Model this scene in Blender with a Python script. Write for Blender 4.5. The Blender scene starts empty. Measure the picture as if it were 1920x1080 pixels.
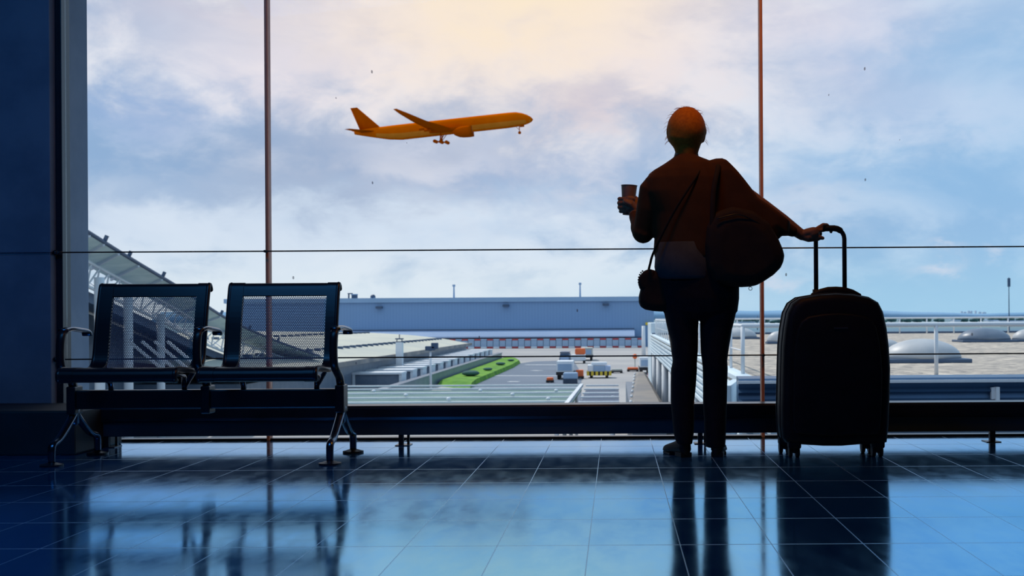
import bpy, bmesh, math, random
from mathutils import Vector, Matrix
random.seed(7)
SC = bpy.context.scene
COL = SC.collection
F, CX, CY, CH, ROLL = 2300.0, 1155.0, 595.0, 0.65, 0.0062
GZ = -6.0                                    # level of the apron outside
# ------------------------------------------------------------------ camera
cd = bpy.data.cameras.new('camera'); cam = bpy.data.objects.new('camera', cd); COL.objects.link(cam)
cd.sensor_width = 36; cd.lens = 36*F/1920; cd.clip_start = .05; cd.clip_end = 9000
cd.shift_x = -(CX-960)/1920; cd.shift_y = (CY-540)/1920
cam.matrix_world = Matrix.Translation((0, 0, CH)) @ Matrix.Rotation(math.pi/2, 4, 'X') @ Matrix.Rotation(-ROLL, 4, 'Z')
cd.dof.use_dof = True; cd.dof.focus_distance = 5.8; cd.dof.aperture_fstop = 8
SC.camera = cam
SC.view_settings.view_transform = 'Standard'; SC.view_settings.look = 'None'
SC.view_settings.exposure = 0; SC.view_settings.gamma = 1; SC.view_settings.use_curve_mapping = False
def srgb(r, g, b):
    f = lambda c: c/12.92 if c <= .04045 else ((c+.055)/1.055)**2.4
    return (f(r/255), f(g/255), f(b/255), 1)
class NT:                                    # tiny node helper
    def __init__(s, nt): s.nt = nt; s.N = nt.nodes; s.L = nt.links
    def new(s, t, **k):
        n = s.N.new(t)
        for a, v in k.items(): setattr(n, a, v)
        return n
    def put(s, sock, v):
        if hasattr(v, 'is_output'): s.L.new(v, sock)
        else: sock.default_value = v
    def m(s, op, a, b=0.0, c=0.0, clamp=False):
        n = s.new('ShaderNodeMath', operation=op, use_clamp=clamp)
        s.put(n.inputs[0], a); s.put(n.inputs[1], b); s.put(n.inputs[2], c)
        return n.outputs[0]
    def mix(s, f, a, b, bt='MIX'):
        n = s.new('ShaderNodeMix', data_type='RGBA', blend_type=bt)
        s.put(n.inputs[0], f); s.put(n.inputs[6], a); s.put(n.inputs[7], b)
        return n.outputs[2]
    def rng(s, v, a, b, c=0.0, d=1.0, t='SMOOTHSTEP'):
        n = s.new('ShaderNodeMapRange', interpolation_type=t)
        s.put(n.inputs[0], v)
        for i, q in enumerate((a, b, c, d)): n.inputs[i+1].default_value = q
        return n.outputs[0]
    def noise(s, vec, scale, detail=4, rough=.5, dist=0.0):
        n = s.new('ShaderNodeTexNoise'); s.put(n.inputs['Vector'], vec)
        n.inputs['Scale'].default_value = scale; n.inputs['Detail'].default_value = detail
        n.inputs['Roughness'].default_value = rough; n.inputs['Distortion'].default_value = dist
        return n.outputs[0]
    def xyz(s, v):
        n = s.new('ShaderNodeSeparateXYZ'); s.put(n.inputs[0], v); return n.outputs
    def vec(s, x, y, z):
        n = s.new('ShaderNodeCombineXYZ'); s.put(n.inputs[0], x); s.put(n.inputs[1], y); s.put(n.inputs[2], z); return n.outputs[0]
# ------------------------------------------------------------------ sky
W = bpy.data.worlds.new('sky'); SC.world = W; W.use_nodes = True
w = NT(W.node_tree); w.N.clear()
tc = w.new('ShaderNodeTexCoord').outputs['Generated']
X, Y, Z = w.xyz(tc)
cv = w.vec(w.m('MULTIPLY', X, 1.0), w.m('MULTIPLY', Y, 1.0), w.m('MULTIPLY', Z, 1.9))
n1 = w.noise(cv, 6.2, 10, .58, .5)
n2 = w.noise(cv, 17.0, 9, .62, .3)
nw = w.noise(cv, 5.0, 3, .5)
Xw = w.m('ADD', X, w.m('MULTIPLY', w.m('SUBTRACT', nw, .5), .14))
Zw = w.m('ADD', Z, w.m('MULTIPLY', w.m('SUBTRACT', n2, .5), .09))
def sdir(px, py):
    v = Vector(((px-CX)/F, 1, (CY-py)/F)).normalized(); return v.x, v.z
front = w.rng(Y, 0.0, .5)
def blob(px, py, rx, ry, k=1.0):
    cx, cz = sdir(px, py)
    a = w.m('DIVIDE', w.m('SUBTRACT', Xw, cx), rx/F); b = w.m('DIVIDE', w.m('SUBTRACT', Zw, cz), ry/F)
    e = w.m('EXPONENT', w.m('MULTIPLY', w.m('ADD', w.m('MULTIPLY', a, a), w.m('MULTIPLY', b, b)), -1.0))
    return w.m('MULTIPLY', w.m('MULTIPLY', e, k), front)
cl = w.m('ADD', w.m('MULTIPLY', n1, .68), w.m('MULTIPLY', n2, .32))
c = w.mix(w.rng(cl, .40, .58), srgb(148, 180, 214), srgb(232, 239, 246))
c = w.mix(w.rng(X, .0, .34, 0, .68), c, srgb(150, 196, 234))
for (px, py, rx, ry, k, col) in [
        (330, 330, 330, 90, .8, (140, 174, 212)), (640, 320, 210, 85, .8, (148, 172, 204)), (250, 205, 160, 45, .8, (140, 175, 218)),
        (980, 330, 240, 60, .6, (160, 182, 215)), (1090, 200, 120, 40, .7, (190, 190, 212)), (400, 15, 260, 40, .6, (188, 196, 220)),
        (1120, 380, 230, 30, .45, (152, 186, 222)), (1640, 330, 300, 70, .65, (142, 188, 228)), (1750, 110, 200, 60, .65, (152, 192, 230)),
        (500, 120, 260, 70, .75, (232, 230, 240)), (820, 440, 500, 55, .75, (212, 228, 244)), (260, 440, 200, 50, .8, (216, 229, 243)),
        (1600, 30, 220, 50, .5, (214, 218, 238)), (1720, 210, 260, 40, .45, (196, 214, 240)), (1150, 300, 100, 40, .3, (212, 222, 240)),
        (1250, 120, 150, 60, .5, (226, 222, 234)), (820, 300, 130, 30, .5, (222, 228, 240)), (1560, 110, 120, 90, .4, (184, 202, 234))]:
    c = w.mix(blob(px, py, rx, ry, k), c, srgb(*col))
hz = w.mix(w.rng(X, -.12, .2), srgb(220, 234, 242), srgb(164, 208, 234))
c = w.mix(w.m('MULTIPLY', w.rng(Z, .075, .005), .85), c, hz)
for (px, py, rx, ry, k) in [(1440, 530, 50, 14, .6), (1735, 505, 45, 16, .7), (1870, 495, 18, 14, .5), (1530, 380, 90, 24, .4)]:
    c = w.mix(blob(px, py, rx, ry, k), c, srgb(214, 222, 236))
c = w.mix(blob(980, -20, 560, 240, .7), c, srgb(252, 228, 222))
c = w.mix(blob(950, -50, 330, 170, 1.0), c, srgb(255, 236, 208))
c = w.mix(w.rng(Z, -.002, -.02), c, srgb(70, 90, 110))
bg = w.new('ShaderNodeBackground'); w.put(bg.inputs[0], c); bg.inputs[1].default_value = 1.0
wo = w.new('ShaderNodeOutputWorld'); w.L.new(bg.outputs[0], wo.inputs[0])
# ------------------------------------------------------------------ lights
def light(name, kind, loc, energy, color, direction=None, size=1, spread=None):
    l = bpy.data.lights.new(name, kind); l.energy = energy; l.color = color
    o = bpy.data.objects.new(name, l); COL.objects.link(o); o.location = loc
    if kind == 'AREA':
        l.shape = 'RECTANGLE'; l.size = size; l.size_y = size*.6
        if spread: l.spread = spread
    if direction: o.rotation_euler = Vector(direction).to_track_quat('-Z', 'Y').to_euler()
    return o
s = light('sun', 'SUN', (0, 0, 50), 2.6, (1.0, .93, .82), (.5, -.55, -.95)); s.data.angle = .01
light('added_warm_glow', 'AREA', (.36, 5.0, 3.05), 17, (1.0, .34, .02), (0, .45, -1), .35)  # added unseen lamp, standing in for the warm lens glow on head and mullions
light('added_cool_fill', 'AREA', (-2.4, 3.0, 3.66), 75, (.07, .40, 1.0), (-.15, .45, -1), 2.2)  # added unseen blue fill for surfaces facing the camera

# ------------------------------------------------------------------ materials
def mat(name, col, rough=.6, metal=0.0, noise=None, spec=.5, bump=None, trans=0):
    m = bpy.data.materials.new(name); m.use_nodes = True; t = NT(m.node_tree)
    b = t.N['Principled BSDF']; b.inputs['Base Color'].default_value = col if len(col) == 4 else (*col, 1)
    b.inputs['Roughness'].default_value = rough; b.inputs['Metallic'].default_value = metal
    b.inputs['Specular IOR Level'].default_value = spec
    if noise or bump: co = t.new('ShaderNodeTexCoord').outputs['Object']
    if noise:
        col2, sc = noise
        f = t.rng(t.noise(co, sc, 5, .6), .35, .65)
        t.put(b.inputs['Base Color'], t.mix(f, b.inputs['Base Color'].default_value[:], col2 if len(col2) == 4 else (*col2, 1)))
    if bump:
        sc, st = bump
        bn = t.new('ShaderNodeBump'); bn.inputs['Strength'].default_value = st
        t.put(bn.inputs['Height'], t.noise(co, sc, 4, .6)); t.put(b.inputs['Normal'], bn.outputs[0])
    return m
MT = dict(
    bench=mat('dark_coated_steel', (.006, .008, .015), .36, .2, bump=(300, .03)),
    leg=mat('polished_aluminium', (.16, .19, .25), .24, 1.0, noise=((.10, .13, .18), 6)),
    rail=mat('dark_painted_metal', (.006, .012, .022), .3, .2, noise=((.012, .02, .034), 3)),
    panel=mat('dull_dark_panel', (.010, .026, .05), .5, 0, noise=((.014, .032, .055), 2)),
    black=mat('black_plinth', (.004, .006, .010), .6, noise=((.008, .011, .018), 4)),
    concrete=mat('concrete', (.10, .155, .23), .85, noise=((.15, .21, .29), 2.2), bump=(40, .3)),
    daylit_concrete=mat('daylit_concrete', (.28, .42, .58), .85, noise=((.34, .49, .65), 3), bump=(40, .3)),  # outdoor light on the outer pillar is put into this brighter concrete
    canopyglass=mat('greenish_canopy_glazing', (.78, .92, .88), .6, noise=((.62, .78, .76), 1)),
    ceiling=mat('ceiling_paint', (.10, .12, .16), .9, noise=((.08, .1, .14), 2)),
    wall=mat('wall_paint', (.06, .09, .15), .85, noise=((.05, .08, .13), 2)),
    mull=mat('mullion_metal', (.64, .28, .15), .5, .0, noise=((.56, .25, .14), 8)),  # warm glow from above is put into the mullion colour
    cable=mat('steel_cable', (.01, .014, .022), .35, .4, noise=((.02, .025, .035), 30)),
    skin=mat('skin', (.20, .095, .055), .6, noise=((.17, .08, .045), 20), spec=.25),
    hair=mat('glow_warmed_hair', (.36, .115, .008), .8, noise=((.28, .085, .006), 90), bump=(200, .25), spec=.2),  # orange glow around the head is put into the hair colour
    jacket=mat('glow_warmed_dark_jacket', (.055, .020, .006), .9, noise=((.044, .016, .005), 12), bump=(60, .2), spec=.2),  # brown holds the glow fading down from the head
    shirt=mat('grey_blue_shirt', (.030, .040, .052), .85, noise=((.022, .03, .042), 14), spec=.2),
    jeans=mat('black_jeans', (.006, .007, .013), .9, noise=((.004, .005, .010), 30), bump=(200, .2), spec=.15),
    shoe=mat('black_leather', (.004, .005, .008), .55, noise=((.006, .006, .01), 12), spec=.2),
    cup=mat('paper_cup', (.20, .115, .075), .6, noise=((.17, .09, .055), 20)),
    bag=mat('dark_bag_cloth', (.012, .008, .008), .85, noise=((.018, .011, .009), 10), bump=(50, .3), spec=.2),
    case=mat('black_suitcase_fabric', (.0035, .005, .009), .55, noise=((.005, .007, .012), 8), bump=(220, .15), spec=.12),
    tube=mat('dark_handle_tube', (.02, .024, .035), .3, .7, noise=((.03, .035, .045), 10)),
    plate=mat('grey_plate', (.05, .06, .08), .35, .6, noise=((.04, .05, .07), 40)),
    orange=mat('airliner_orange_glow', (.70, .125, 0), .7, noise=((.64, .11, 0), .2), spec=0),  # orange of the lens glow is put into the airliner colours, here and below
    orange2=mat('airliner_dark_orange_glow', (.48, .075, 0), .8, noise=((.44, .068, 0), .3), spec=0),
    orange3=mat('belly_pale_orange_glow', (.66, .20, .02), .7, noise=((.6, .18, .015), .2), spec=0),
    apron=mat('pale_apron_concrete', (.42, .41, .40), .9, noise=((.34, .34, .35), .05)),
    asphalt=mat('grey_asphalt', (.13, .17, .23), .9, noise=((.16, .2, .26), .08)),
    mark=mat('white_road_paint', (.6, .62, .65), .8, noise=((.5, .52, .55), .4)),
    grass=mat('green_grass', (.16, .36, .02), .95, noise=((.07, .22, .02), .5), bump=(3, .5)),
    field=mat('far_field', (.10, .20, .28), .95, noise=((.16, .24, .26), .004)),
    hill=mat('hazy_blue_hill', (.20, .36, .54), 1, noise=((.25, .41, .58), .003), spec=0),  # distance haze is put into the blue of the hills
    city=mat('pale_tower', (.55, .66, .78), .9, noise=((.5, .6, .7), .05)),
    tree=mat('dark_tree', (.03, .09, .10), .95, noise=((.05, .13, .11), .3)),
    facade=mat('blue_grey_cladding', (.17, .32, .55), .6, noise=((.15, .29, .51), .04)),
    facadetop=mat('pale_blue_fascia', (.26, .42, .62), .6, noise=((.24, .39, .58), .1)),
    awning=mat('pale_metal_awning', (.40, .52, .72), .5, noise=((.34, .46, .66), .1)),
    darkblue=mat('dark_blue_metal', (.03, .07, .14), .5, noise=((.045, .09, .17), .3)),
    red=mat('red_paint', (.42, .05, .06), .6, noise=((.36, .05, .06), .5)),
    block=mat('grey_blue_block', (.30, .42, .58), .7, noise=((.26, .38, .54), .5)),
    white=mat('white_painted_metal', (.72, .77, .82), .5, noise=((.64, .7, .76), .5)),
    louver=mat('white_ribbed_cladding', (.62, .74, .82), .6, noise=((.54, .67, .76), .6)),
    cream=mat('cream_roof_membrane', (.56, .56, .47), .7, noise=((.47, .49, .44), .15)),
    glassroof=mat('green_blue_roof_glass', (.10, .19, .20), .7, 0, noise=((.17, .27, .25), .6), spec=.2),
    ramp=mat('weathered_grey_brown_roof', (.20, .20, .21), .85, noise=((.28, .26, .24), .4)),
    parapet=mat('blue_steel_parapet', (.06, .14, .26), .35, .4, noise=((.05, .11, .21), .7)),
    dome=mat('frosted_skylight', (.46, .49, .52), .45, noise=((.38, .42, .46), 1.2)),
    domedark=mat('dark_skylight', (.10, .15, .22), .4, noise=((.14, .19, .26), 1.2)),
    yellow=mat('yellow_paint', (.75, .55, .04), .6, noise=((.65, .48, .04), 1)),
    orng=mat('orange_red_paint', (.80, .16, .04), .6, noise=((.7, .14, .04), 1)),
    beige=mat('beige_paint', (.46, .47, .44), .6, noise=((.4, .42, .4), 1)),
    vglass=mat('vehicle_glass', (.03, .05, .09), .15, noise=((.04, .06, .1), 1)),
    tyre=mat('tyre_rubber', (.02, .02, .025), .9, noise=((.03, .03, .035), 2)),
)
# gravel
m = mat('pale_gravel', (.38, .35, .32), .95); t = NT(m.node_tree); co = t.new('ShaderNodeTexCoord').outputs['Object']
v = t.new('ShaderNodeTexVoronoi'); t.put(v.inputs['Vector'], co); v.inputs['Scale'].default_value = 5
f = t.m('MULTIPLY', t.xyz(v.outputs['Color'])[0], t.rng(t.noise(co, .6, 4), .3, .7, .7, 1.1))
t.put(t.N['Principled BSDF'].inputs['Base Color'], t.mix(f, (.22, .21, .20, 1), (.62, .55, .46, 1)))
bn = t.new('ShaderNodeBump'); bn.inputs['Strength'].default_value = .6; t.put(bn.inputs['Height'], v.outputs['Distance']); t.put(t.N['Principled BSDF'].inputs['Normal'], bn.outputs[0])
MT['gravel'] = m
# vertical cladding lines on the far hall
m = MT['facade']; t = NT(m.node_tree); co = t.new('ShaderNodeTexCoord').outputs['Object']
wv = t.new('ShaderNodeTexWave'); t.put(wv.inputs['Vector'], co); wv.inputs['Scale'].default_value = .45; wv.inputs['Distortion'].default_value = 0
b = t.N['Principled BSDF']; t.put(b.inputs['Base Color'], t.mix(t.m('MULTIPLY', wv.outputs[0], .35), (.17, .31, .52, 1), (.21, .36, .58, 1)))
# perforated sheet (holes are real transparency in a hexagonal pattern)
def perforated():
    m = bpy.data.materials.new('perforated_steel'); m.use_nodes = True; t = NT(m.node_tree)
    b = t.N['Principled BSDF']; b.inputs['Base Color'].default_value = (.11, .09, .13, 1); b.inputs['Roughness'].default_value = .5
    b.inputs['Metallic'].default_value = .1
    uv = t.new('ShaderNodeUVMap').outputs[0]
    U, V, _ = t.xyz(uv)
    P = .0088; H = P*1.732
    def cell(ou, ov):
        a = t.m('SUBTRACT', t.m('FRACT', t.m('ADD', t.m('DIVIDE', U, P), ou)), .5)
        c2 = t.m('SUBTRACT', t.m('FRACT', t.m('ADD', t.m('DIVIDE', V, H), ov)), .5)
        a = t.m('MULTIPLY', a, P); c2 = t.m('MULTIPLY', c2, H)
        return t.m('SQRT', t.m('ADD', t.m('MULTIPLY', a, a), t.m('MULTIPLY', c2, c2)))
    dist = t.m('MINIMUM', cell(0, 0), cell(.5, .5))
    hole = t.m('LESS_THAN', dist, .0029)
    tr = t.new('ShaderNodeBsdfTransparent'); mx = t.new('ShaderNodeMixShader')
    t.put(mx.inputs[0], hole); t.L.new(b.outputs[0], mx.inputs[1]); t.L.new(tr.outputs[0], mx.inputs[2])
    t.L.new(mx.outputs[0], t.N['Material Output'].inputs[0])
    return m
MT['perf'] = perforated()
# window glass with rain specks
def glass():
    m = bpy.data.materials.new('window_glass'); m.use_nodes = True; t = NT(m.node_tree); t.N.remove(t.N['Principled BSDF'])
    co = t.new('ShaderNodeTexCoord').outputs['Object']; x, y, z = t.xyz(co)
    v = t.new('ShaderNodeTexVoronoi'); t.put(v.inputs['Vector'], t.vec(x, 0.0, t.m('MULTIPLY', z, .45))); v.inputs['Scale'].default_value = 21
    r = t.xyz(v.outputs['Color'])[0]
    sp = t.m('MULTIPLY', t.m('LESS_THAN', v.outputs['Distance'], t.m('MULTIPLY', t.xyz(v.outputs['Color'])[1], .085)), t.m('GREATER_THAN', r, .84))
    tr = t.new('ShaderNodeBsdfTransparent'); tr.inputs[0].default_value = (.985, .99, 1, 1)
    gl = t.new('ShaderNodeBsdfGlossy'); gl.inputs['Roughness'].default_value = .02
    df = t.new('ShaderNodeBsdfDiffuse'); df.inputs[0].default_value = (.2, .25, .32, 1)
    lw = t.new('ShaderNodeLayerWeight'); lw.inputs[0].default_value = .25
    m1 = t.new('ShaderNodeMixShader'); t.put(m1.inputs[0], t.m('MULTIPLY', lw.outputs['Fresnel'], .12))
    t.L.new(tr.outputs[0], m1.inputs[1]); t.L.new(gl.outputs[0], m1.inputs[2])
    m2 = t.new('ShaderNodeMixShader'); t.put(m2.inputs[0], t.m('MULTIPLY', sp, .5))
    t.L.new(m1.outputs[0], m2.inputs[1]); t.L.new(df.outputs[0], m2.inputs[2])
    t.L.new(m2.outputs[0], t.N['Material Output'].inputs[0])
    return m
MT['glass'] = glass()
# polished blue-toned floor tiles
def floor_mat():
    m = bpy.data.materials.new('polished_floor_tiles'); m.use_nodes = True; t = NT(m.node_tree)
    b = t.N['Principled BSDF']; co = t.new('ShaderNodeTexCoord').outputs['Object']; x, y, z = t.xyz(co)
    def joint(c, off, pitch, w_):
        q = t.m('ABSOLUTE', t.m('SUBTRACT', t.m('FRACT', t.m('DIVIDE', t.m('SUBTRACT', c, off-pitch/2), pitch)), .5))
        return t.m('LESS_THAN', t.m('MULTIPLY', q, pitch), w_)
    g = t.m('MAXIMUM', joint(x, -.082, .261*1, .0014), joint(y, 3.5, .447, .0035))
    nz = t.noise(t.vec(x, t.m('MULTIPLY', y, .35), 0.0), 14, 6, .65)
    # each tile has a slightly different polish
    tv = t.new('ShaderNodeTexWhiteNoise'); t.put(tv.inputs['Vector'], t.vec(t.m('FLOOR', t.m('DIVIDE', t.m('ADD', x, .082), .261)), t.m('FLOOR', t.m('DIVIDE', t.m('SUBTRACT', y, 3.5), .447)), 0.0))
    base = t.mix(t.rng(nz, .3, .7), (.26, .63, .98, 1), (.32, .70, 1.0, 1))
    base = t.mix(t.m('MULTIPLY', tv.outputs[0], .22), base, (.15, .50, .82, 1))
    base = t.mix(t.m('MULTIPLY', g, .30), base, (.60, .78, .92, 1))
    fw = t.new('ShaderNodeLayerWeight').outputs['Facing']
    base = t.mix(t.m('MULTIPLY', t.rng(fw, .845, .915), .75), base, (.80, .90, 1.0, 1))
    rough = t.m('ADD', t.rng(nz, .3, .7, .085, .13), t.m('MULTIPLY', g, .3))
    gl = t.new('ShaderNodeBsdfGlossy'); t.put(gl.inputs['Color'], base); t.put(gl.inputs['Roughness'], rough)
    df = t.new('ShaderNodeBsdfDiffuse'); t.put(df.inputs['Color'], t.mix(g, (.012, .13, .36, 1), (.05, .22, .44, 1)))
    bn = t.new('ShaderNodeBump'); bn.inputs['Strength'].default_value = .003; bn.inputs['Distance'].default_value = .01
    t.put(bn.inputs['Height'], t.noise(t.vec(x, y, 0.0), 9, 3, .5)); t.put(gl.inputs['Normal'], bn.outputs[0])
    mx = t.new('ShaderNodeMixShader'); mx.inputs[0].default_value = .85
    t.L.new(df.outputs[0], mx.inputs[1]); t.L.new(gl.outputs[0], mx.inputs[2]); t.N.remove(b)
    t.L.new(mx.outputs[0], t.N['Material Output'].inputs[0])
    return m
MT['floor'] = floor_mat()

# ------------------------------------------------------------------ geometry helpers
def W3(px, py, D):                            # a point seen at that pixel, D metres away
    dx, dy = px-CX, py-CY
    return Vector(((dx-dy*ROLL)/F*D, D, CH-(dy+dx*ROLL)/F*D))
def onground(px, py, z=GZ):
    dx, dy = px-CX, py-CY; e = (dy+dx*ROLL)/F; D = (CH-z)/e
    return Vector(((dx-dy*ROLL)/F*D, D, z))
class MB:
    def __init__(s): s.v = []; s.f = []; s.uv = None
    def add(s, vs, fs):
        o = len(s.v); s.v += [Vector(p) for p in vs]; s.f += [tuple(i+o for i in f) for f in fs]; return s
    def box(s, x0, x1, y0, y1, z0, z1):
        vs = [(x, y, z) for z in (z0, z1) for y in (y0, y1) for x in (x0, x1)]
        return s.add(vs, [(0, 2, 3, 1), (4, 5, 7, 6), (0, 1, 5, 4), (2, 6, 7, 3), (0, 4, 6, 2), (1, 3, 7, 5)])
    def bar(s, a, b, w_, h_, up=(0, 0, 1)):   # rectangular bar between points
        a, b = Vector(a), Vector(b); d = (b-a).normalized(); u = Vector(up)
        if abs(d.dot(u)) > .98: u = Vector((0, 1, 0))
        r = d.cross(u).normalized()*w_/2; u = r.cross(d).normalized()*h_/2
        vs = [p+sx*r+sz*u for p in (a, b) for sx, sz in ((-1, -1), (1, -1), (1, 1), (-1, 1))]
        return s.add(vs, [(0, 3, 2, 1), (4, 5, 6, 7), (0, 1, 5, 4), (1, 2, 6, 5), (2, 3, 7, 6), (3, 0, 4, 7)])
    def loft(s, rings, cap=True):
        n = len(rings[0]); vs = [p for r in rings for p in r]; fs = []
        for i in range(len(rings)-1):
            for j in range(n):
                k = (j+1) % n; fs.append((i*n+j, i*n+k, (i+1)*n+k, (i+1)*n+j))
        if cap: fs.append(tuple(range(n))[::-1]); fs.append(tuple(range((len(rings)-1)*n, len(rings)*n)))
        return s.add(vs, fs)
    def tube(s, pts, r, n=12, flat=1.0, up=(0, 0, 1), ends=True):
        pts = [Vector(p) for p in pts]; R = r if isinstance(r, (list, tuple)) else [r]*len(pts)
        d0 = (pts[1]-pts[0]).normalized(); u = Vector(up)
        if abs(u.dot(d0)) > .95: u = Vector((0, 1, 0)) if abs(d0.y) < .9 else Vector((1, 0, 0))
        a = d0.cross(u).normalized(); rings = []
        P2, R2 = [], []
        for i, p in enumerate(pts): P2.append(p); R2.append(R[i])
        dirs = []
        for i in range(len(pts)):
            q = pts[min(i+1, len(pts)-1)]-pts[max(i-1, 0)]; dirs.append(q.normalized())
        if ends:                               # rounded ends
            st = [(pts[0]-dirs[0]*R[0]*k, R[0]*math.sqrt(max(0, 1-k*k)), dirs[0]) for k in (.97, .75, .4)]
            en = [(pts[-1]+dirs[-1]*R[-1]*k, R[-1]*math.sqrt(max(0, 1-k*k)), dirs[-1]) for k in (.4, .75, .97)]
        else: st = en = []
        for p, rr, d in st+list(zip(pts, R, dirs))+en:
            a = (a-d*a.dot(d)).normalized(); b_ = d.cross(a)
            rings.append([p+a*math.cos(q)*rr+b_*math.sin(q)*rr*flat for q in [2*math.pi*j/n for j in range(n)]])
        return s.loft(rings)
    def ball(s, c, r, n=16):
        c = Vector(c); r = (r, r, r) if not isinstance(r, (tuple, list)) else r; rings = []
        for i in range(1, n):
            th = math.pi*i/n
            rings.append([c+Vector((r[0]*math.sin(th)*math.cos(q), r[1]*math.sin(th)*math.sin(q), -r[2]*math.cos(th))) for q in [2*math.pi*j/(2*n) for j in range(2*n)]])
        return s.loft(rings)
    def rows(s, rows_, n=28, sq=2.2):          # horizontal superellipse sections: (z, xl, xr, yc, ry)
        rings = []
        for z, xl, xr, yc, ry in rows_:
            cx, rx = (xl+xr)/2, (xr-xl)/2; ring = []
            for j in range(n):
                q = 2*math.pi*j/n; cq, sq_ = math.cos(q), math.sin(q)
                ring.append(Vector((cx+rx*math.copysign(abs(cq)**(2/sq), cq), yc+ry*math.copysign(abs(sq_)**(2/sq), sq_), z)))
            rings.append(ring)
        return s.loft(rings)
    def pillow(s, outline, depth, yc=None, k=7, flat=.55):   # a closed outline in x-z swelled to real thickness
        pts = [Vector(p) for p in outline]; c = sum(pts, Vector())/len(pts); rings = []
        for i in range(2*k+1):
            t_ = -1+i/k; sc = (1-abs(t_)**3.2)**.5 if abs(t_) < 1 else 0
            sc = flat+(1-flat)*sc if abs(t_) < .999 else flat*.9
            rings.append([c+(p-c)*Vector((sc, 1, sc)).x+Vector((0, t_*depth/2, 0)) for p in pts])
        return s.loft(rings)
    def cyl(s, a, b, r, n=16, r2=None):
        return s.tube([a, b], [r, r2 if r2 is not None else r], n, ends=False)
def link(name, me, m, parent=None, org=None, smooth=False):
    o = bpy.data.objects.new(name, me); COL.objects.link(o); me.materials.append(MT[m] if isinstance(m, str) else m)
    if smooth:
        for p in me.polygons: p.use_smooth = True
    return o
def origin(parent):
    p = parent
    while p is not None:
        if 'org' in ORG.get(p.name, {}): return ORG[p.name]['org']
        p = p.parent
    return Vector()
ORG = {}
def build(mb, name, m, parent=None, smooth=False, bevel=0, voxel=0, sm=0, local=False, seg=2):
    vs = mb.v
    if parent: o0 = Vector() if local else origin(parent)
    else:
        xs, ys, zs = [p.x for p in vs], [p.y for p in vs], [p.z for p in vs]
        o0 = Vector(((min(xs)+max(xs))/2, (min(ys)+max(ys))/2, min(zs)))
    me = bpy.data.meshes.new(name); me.from_pydata([p-o0 for p in vs], [], mb.f); me.validate()
    bm = bmesh.new(); bm.from_mesh(me); bmesh.ops.recalc_face_normals(bm, faces=bm.faces); bm.to_mesh(me); bm.free()
    if mb.uv:
        ul = me.uv_layers.new(name='UVMap')
        for lp in me.loops: ul.data[lp.index].uv = mb.uv(vs[lp.vertex_index])
    o = link(name, me, m, parent, None, smooth)
    if bevel:
        b = o.modifiers.new('bevel', 'BEVEL'); b.width = bevel; b.segments = seg; b.limit_method = 'ANGLE'
    if voxel:
        r = o.modifiers.new('union', 'REMESH'); r.mode = 'VOXEL'; r.voxel_size = voxel; r.use_smooth_shade = True
        if sm: q = o.modifiers.new('soften', 'SMOOTH'); q.factor = .5; q.iterations = sm
        dg = bpy.context.evaluated_depsgraph_get(); me2 = bpy.data.meshes.new_from_object(o.evaluated_get(dg))
        o.modifiers.clear(); o.data = me2; me2.name = name
        if not me2.materials: me2.materials.append(MT[m])
        for p in me2.polygons: p.use_smooth = True
    if parent: o.parent = parent
    else: o.location = o0; ORG[o.name] = {'org': o0}
    return o
def tag(o, label=None, cat=None, group=None, kind=None):
    if label: o['label'] = label
    if cat: o['category'] = cat
    if group: o['group'] = group
    if kind: o['kind'] = kind
    return o
def thing(name, loc, label, cat, group=None):
    o = bpy.data.objects.new(name, None); COL.objects.link(o); o.location = loc; o.empty_display_size = .1
    ORG[o.name] = {'org': Vector(loc)}
    return tag(o, label, cat, group)
def kids(o): return [c for c in COL.objects if c.parent == o]
def dup(o, loc=None, parent=None, **k):
    c = o.copy(); COL.objects.link(c)
    if parent: c.parent = parent
    for ch in kids(o): dup(ch, None, c)
    if loc is not None: c.location = loc; tag(c, **k)
    return c
def struct(mb, name, m, **k): return tag(build(mb, name, m, **k), kind='structure')

# ------------------------------------------------------------------ the hall
GD = 6.60                                      # distance of the glass
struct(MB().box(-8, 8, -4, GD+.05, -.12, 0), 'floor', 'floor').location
fl = bpy.data.objects['floor']                 # keep the tile grid in world axes
me = fl.data; off = fl.location.copy()
for v_ in me.vertices: v_.co += off
fl.location = (0, 0, 0)
struct(MB().box(-8, 8, -4, 9.2, 3.7, 3.95), 'ceiling', 'ceiling')  # past the glass it is an added, unseen overhang keeping direct sun out
struct(MB().box(-8.15, -8, -4, GD, -.12, 3.7), 'wall_left', 'wall')
struct(MB().box(8, 8.15, -4, GD, -.12, 3.7), 'wall_right', 'wall')
struct(MB().box(-8.15, 8.15, -4.15, -4, -.12, 3.7), 'wall_back', 'wall')
XP = W3(95, 500, 6.5).x
mb = MB()                                      # pillar wall, built of big panels with a joint between them
zj = W3(50, 476, 6.5).z
mb.box(-8, XP, 6.5, 6.6, 0, zj-.006).box(-8, XP-.004, 6.508, 6.6, zj-.006, zj+.006).box(-8, XP, 6.5, 6.6, zj+.006, 3.7)
struct(mb, 'wall_front', 'concrete', bevel=.004)
struct(MB().box(-8, -2.62, 5.93, 6.5, 0, .215), 'trim_1', 'black', bevel=.01)
struct(MB().box(XP+.002, XP+.036, 6.56, 6.66, 0, 3.7), 'trim_2', 'rail', bevel=.003)   # dark edge profile of the glazing
XR = W3(168, 500, 7.3).x
struct(MB().box(XR-1.2, XR, 6.95, 7.3, -6, 3.7), 'wall_outer', 'daylit_concrete', bevel=.02, seg=3)
ms = [W3(504, 500, GD).x, W3(1428, 500, GD).x]
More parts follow.
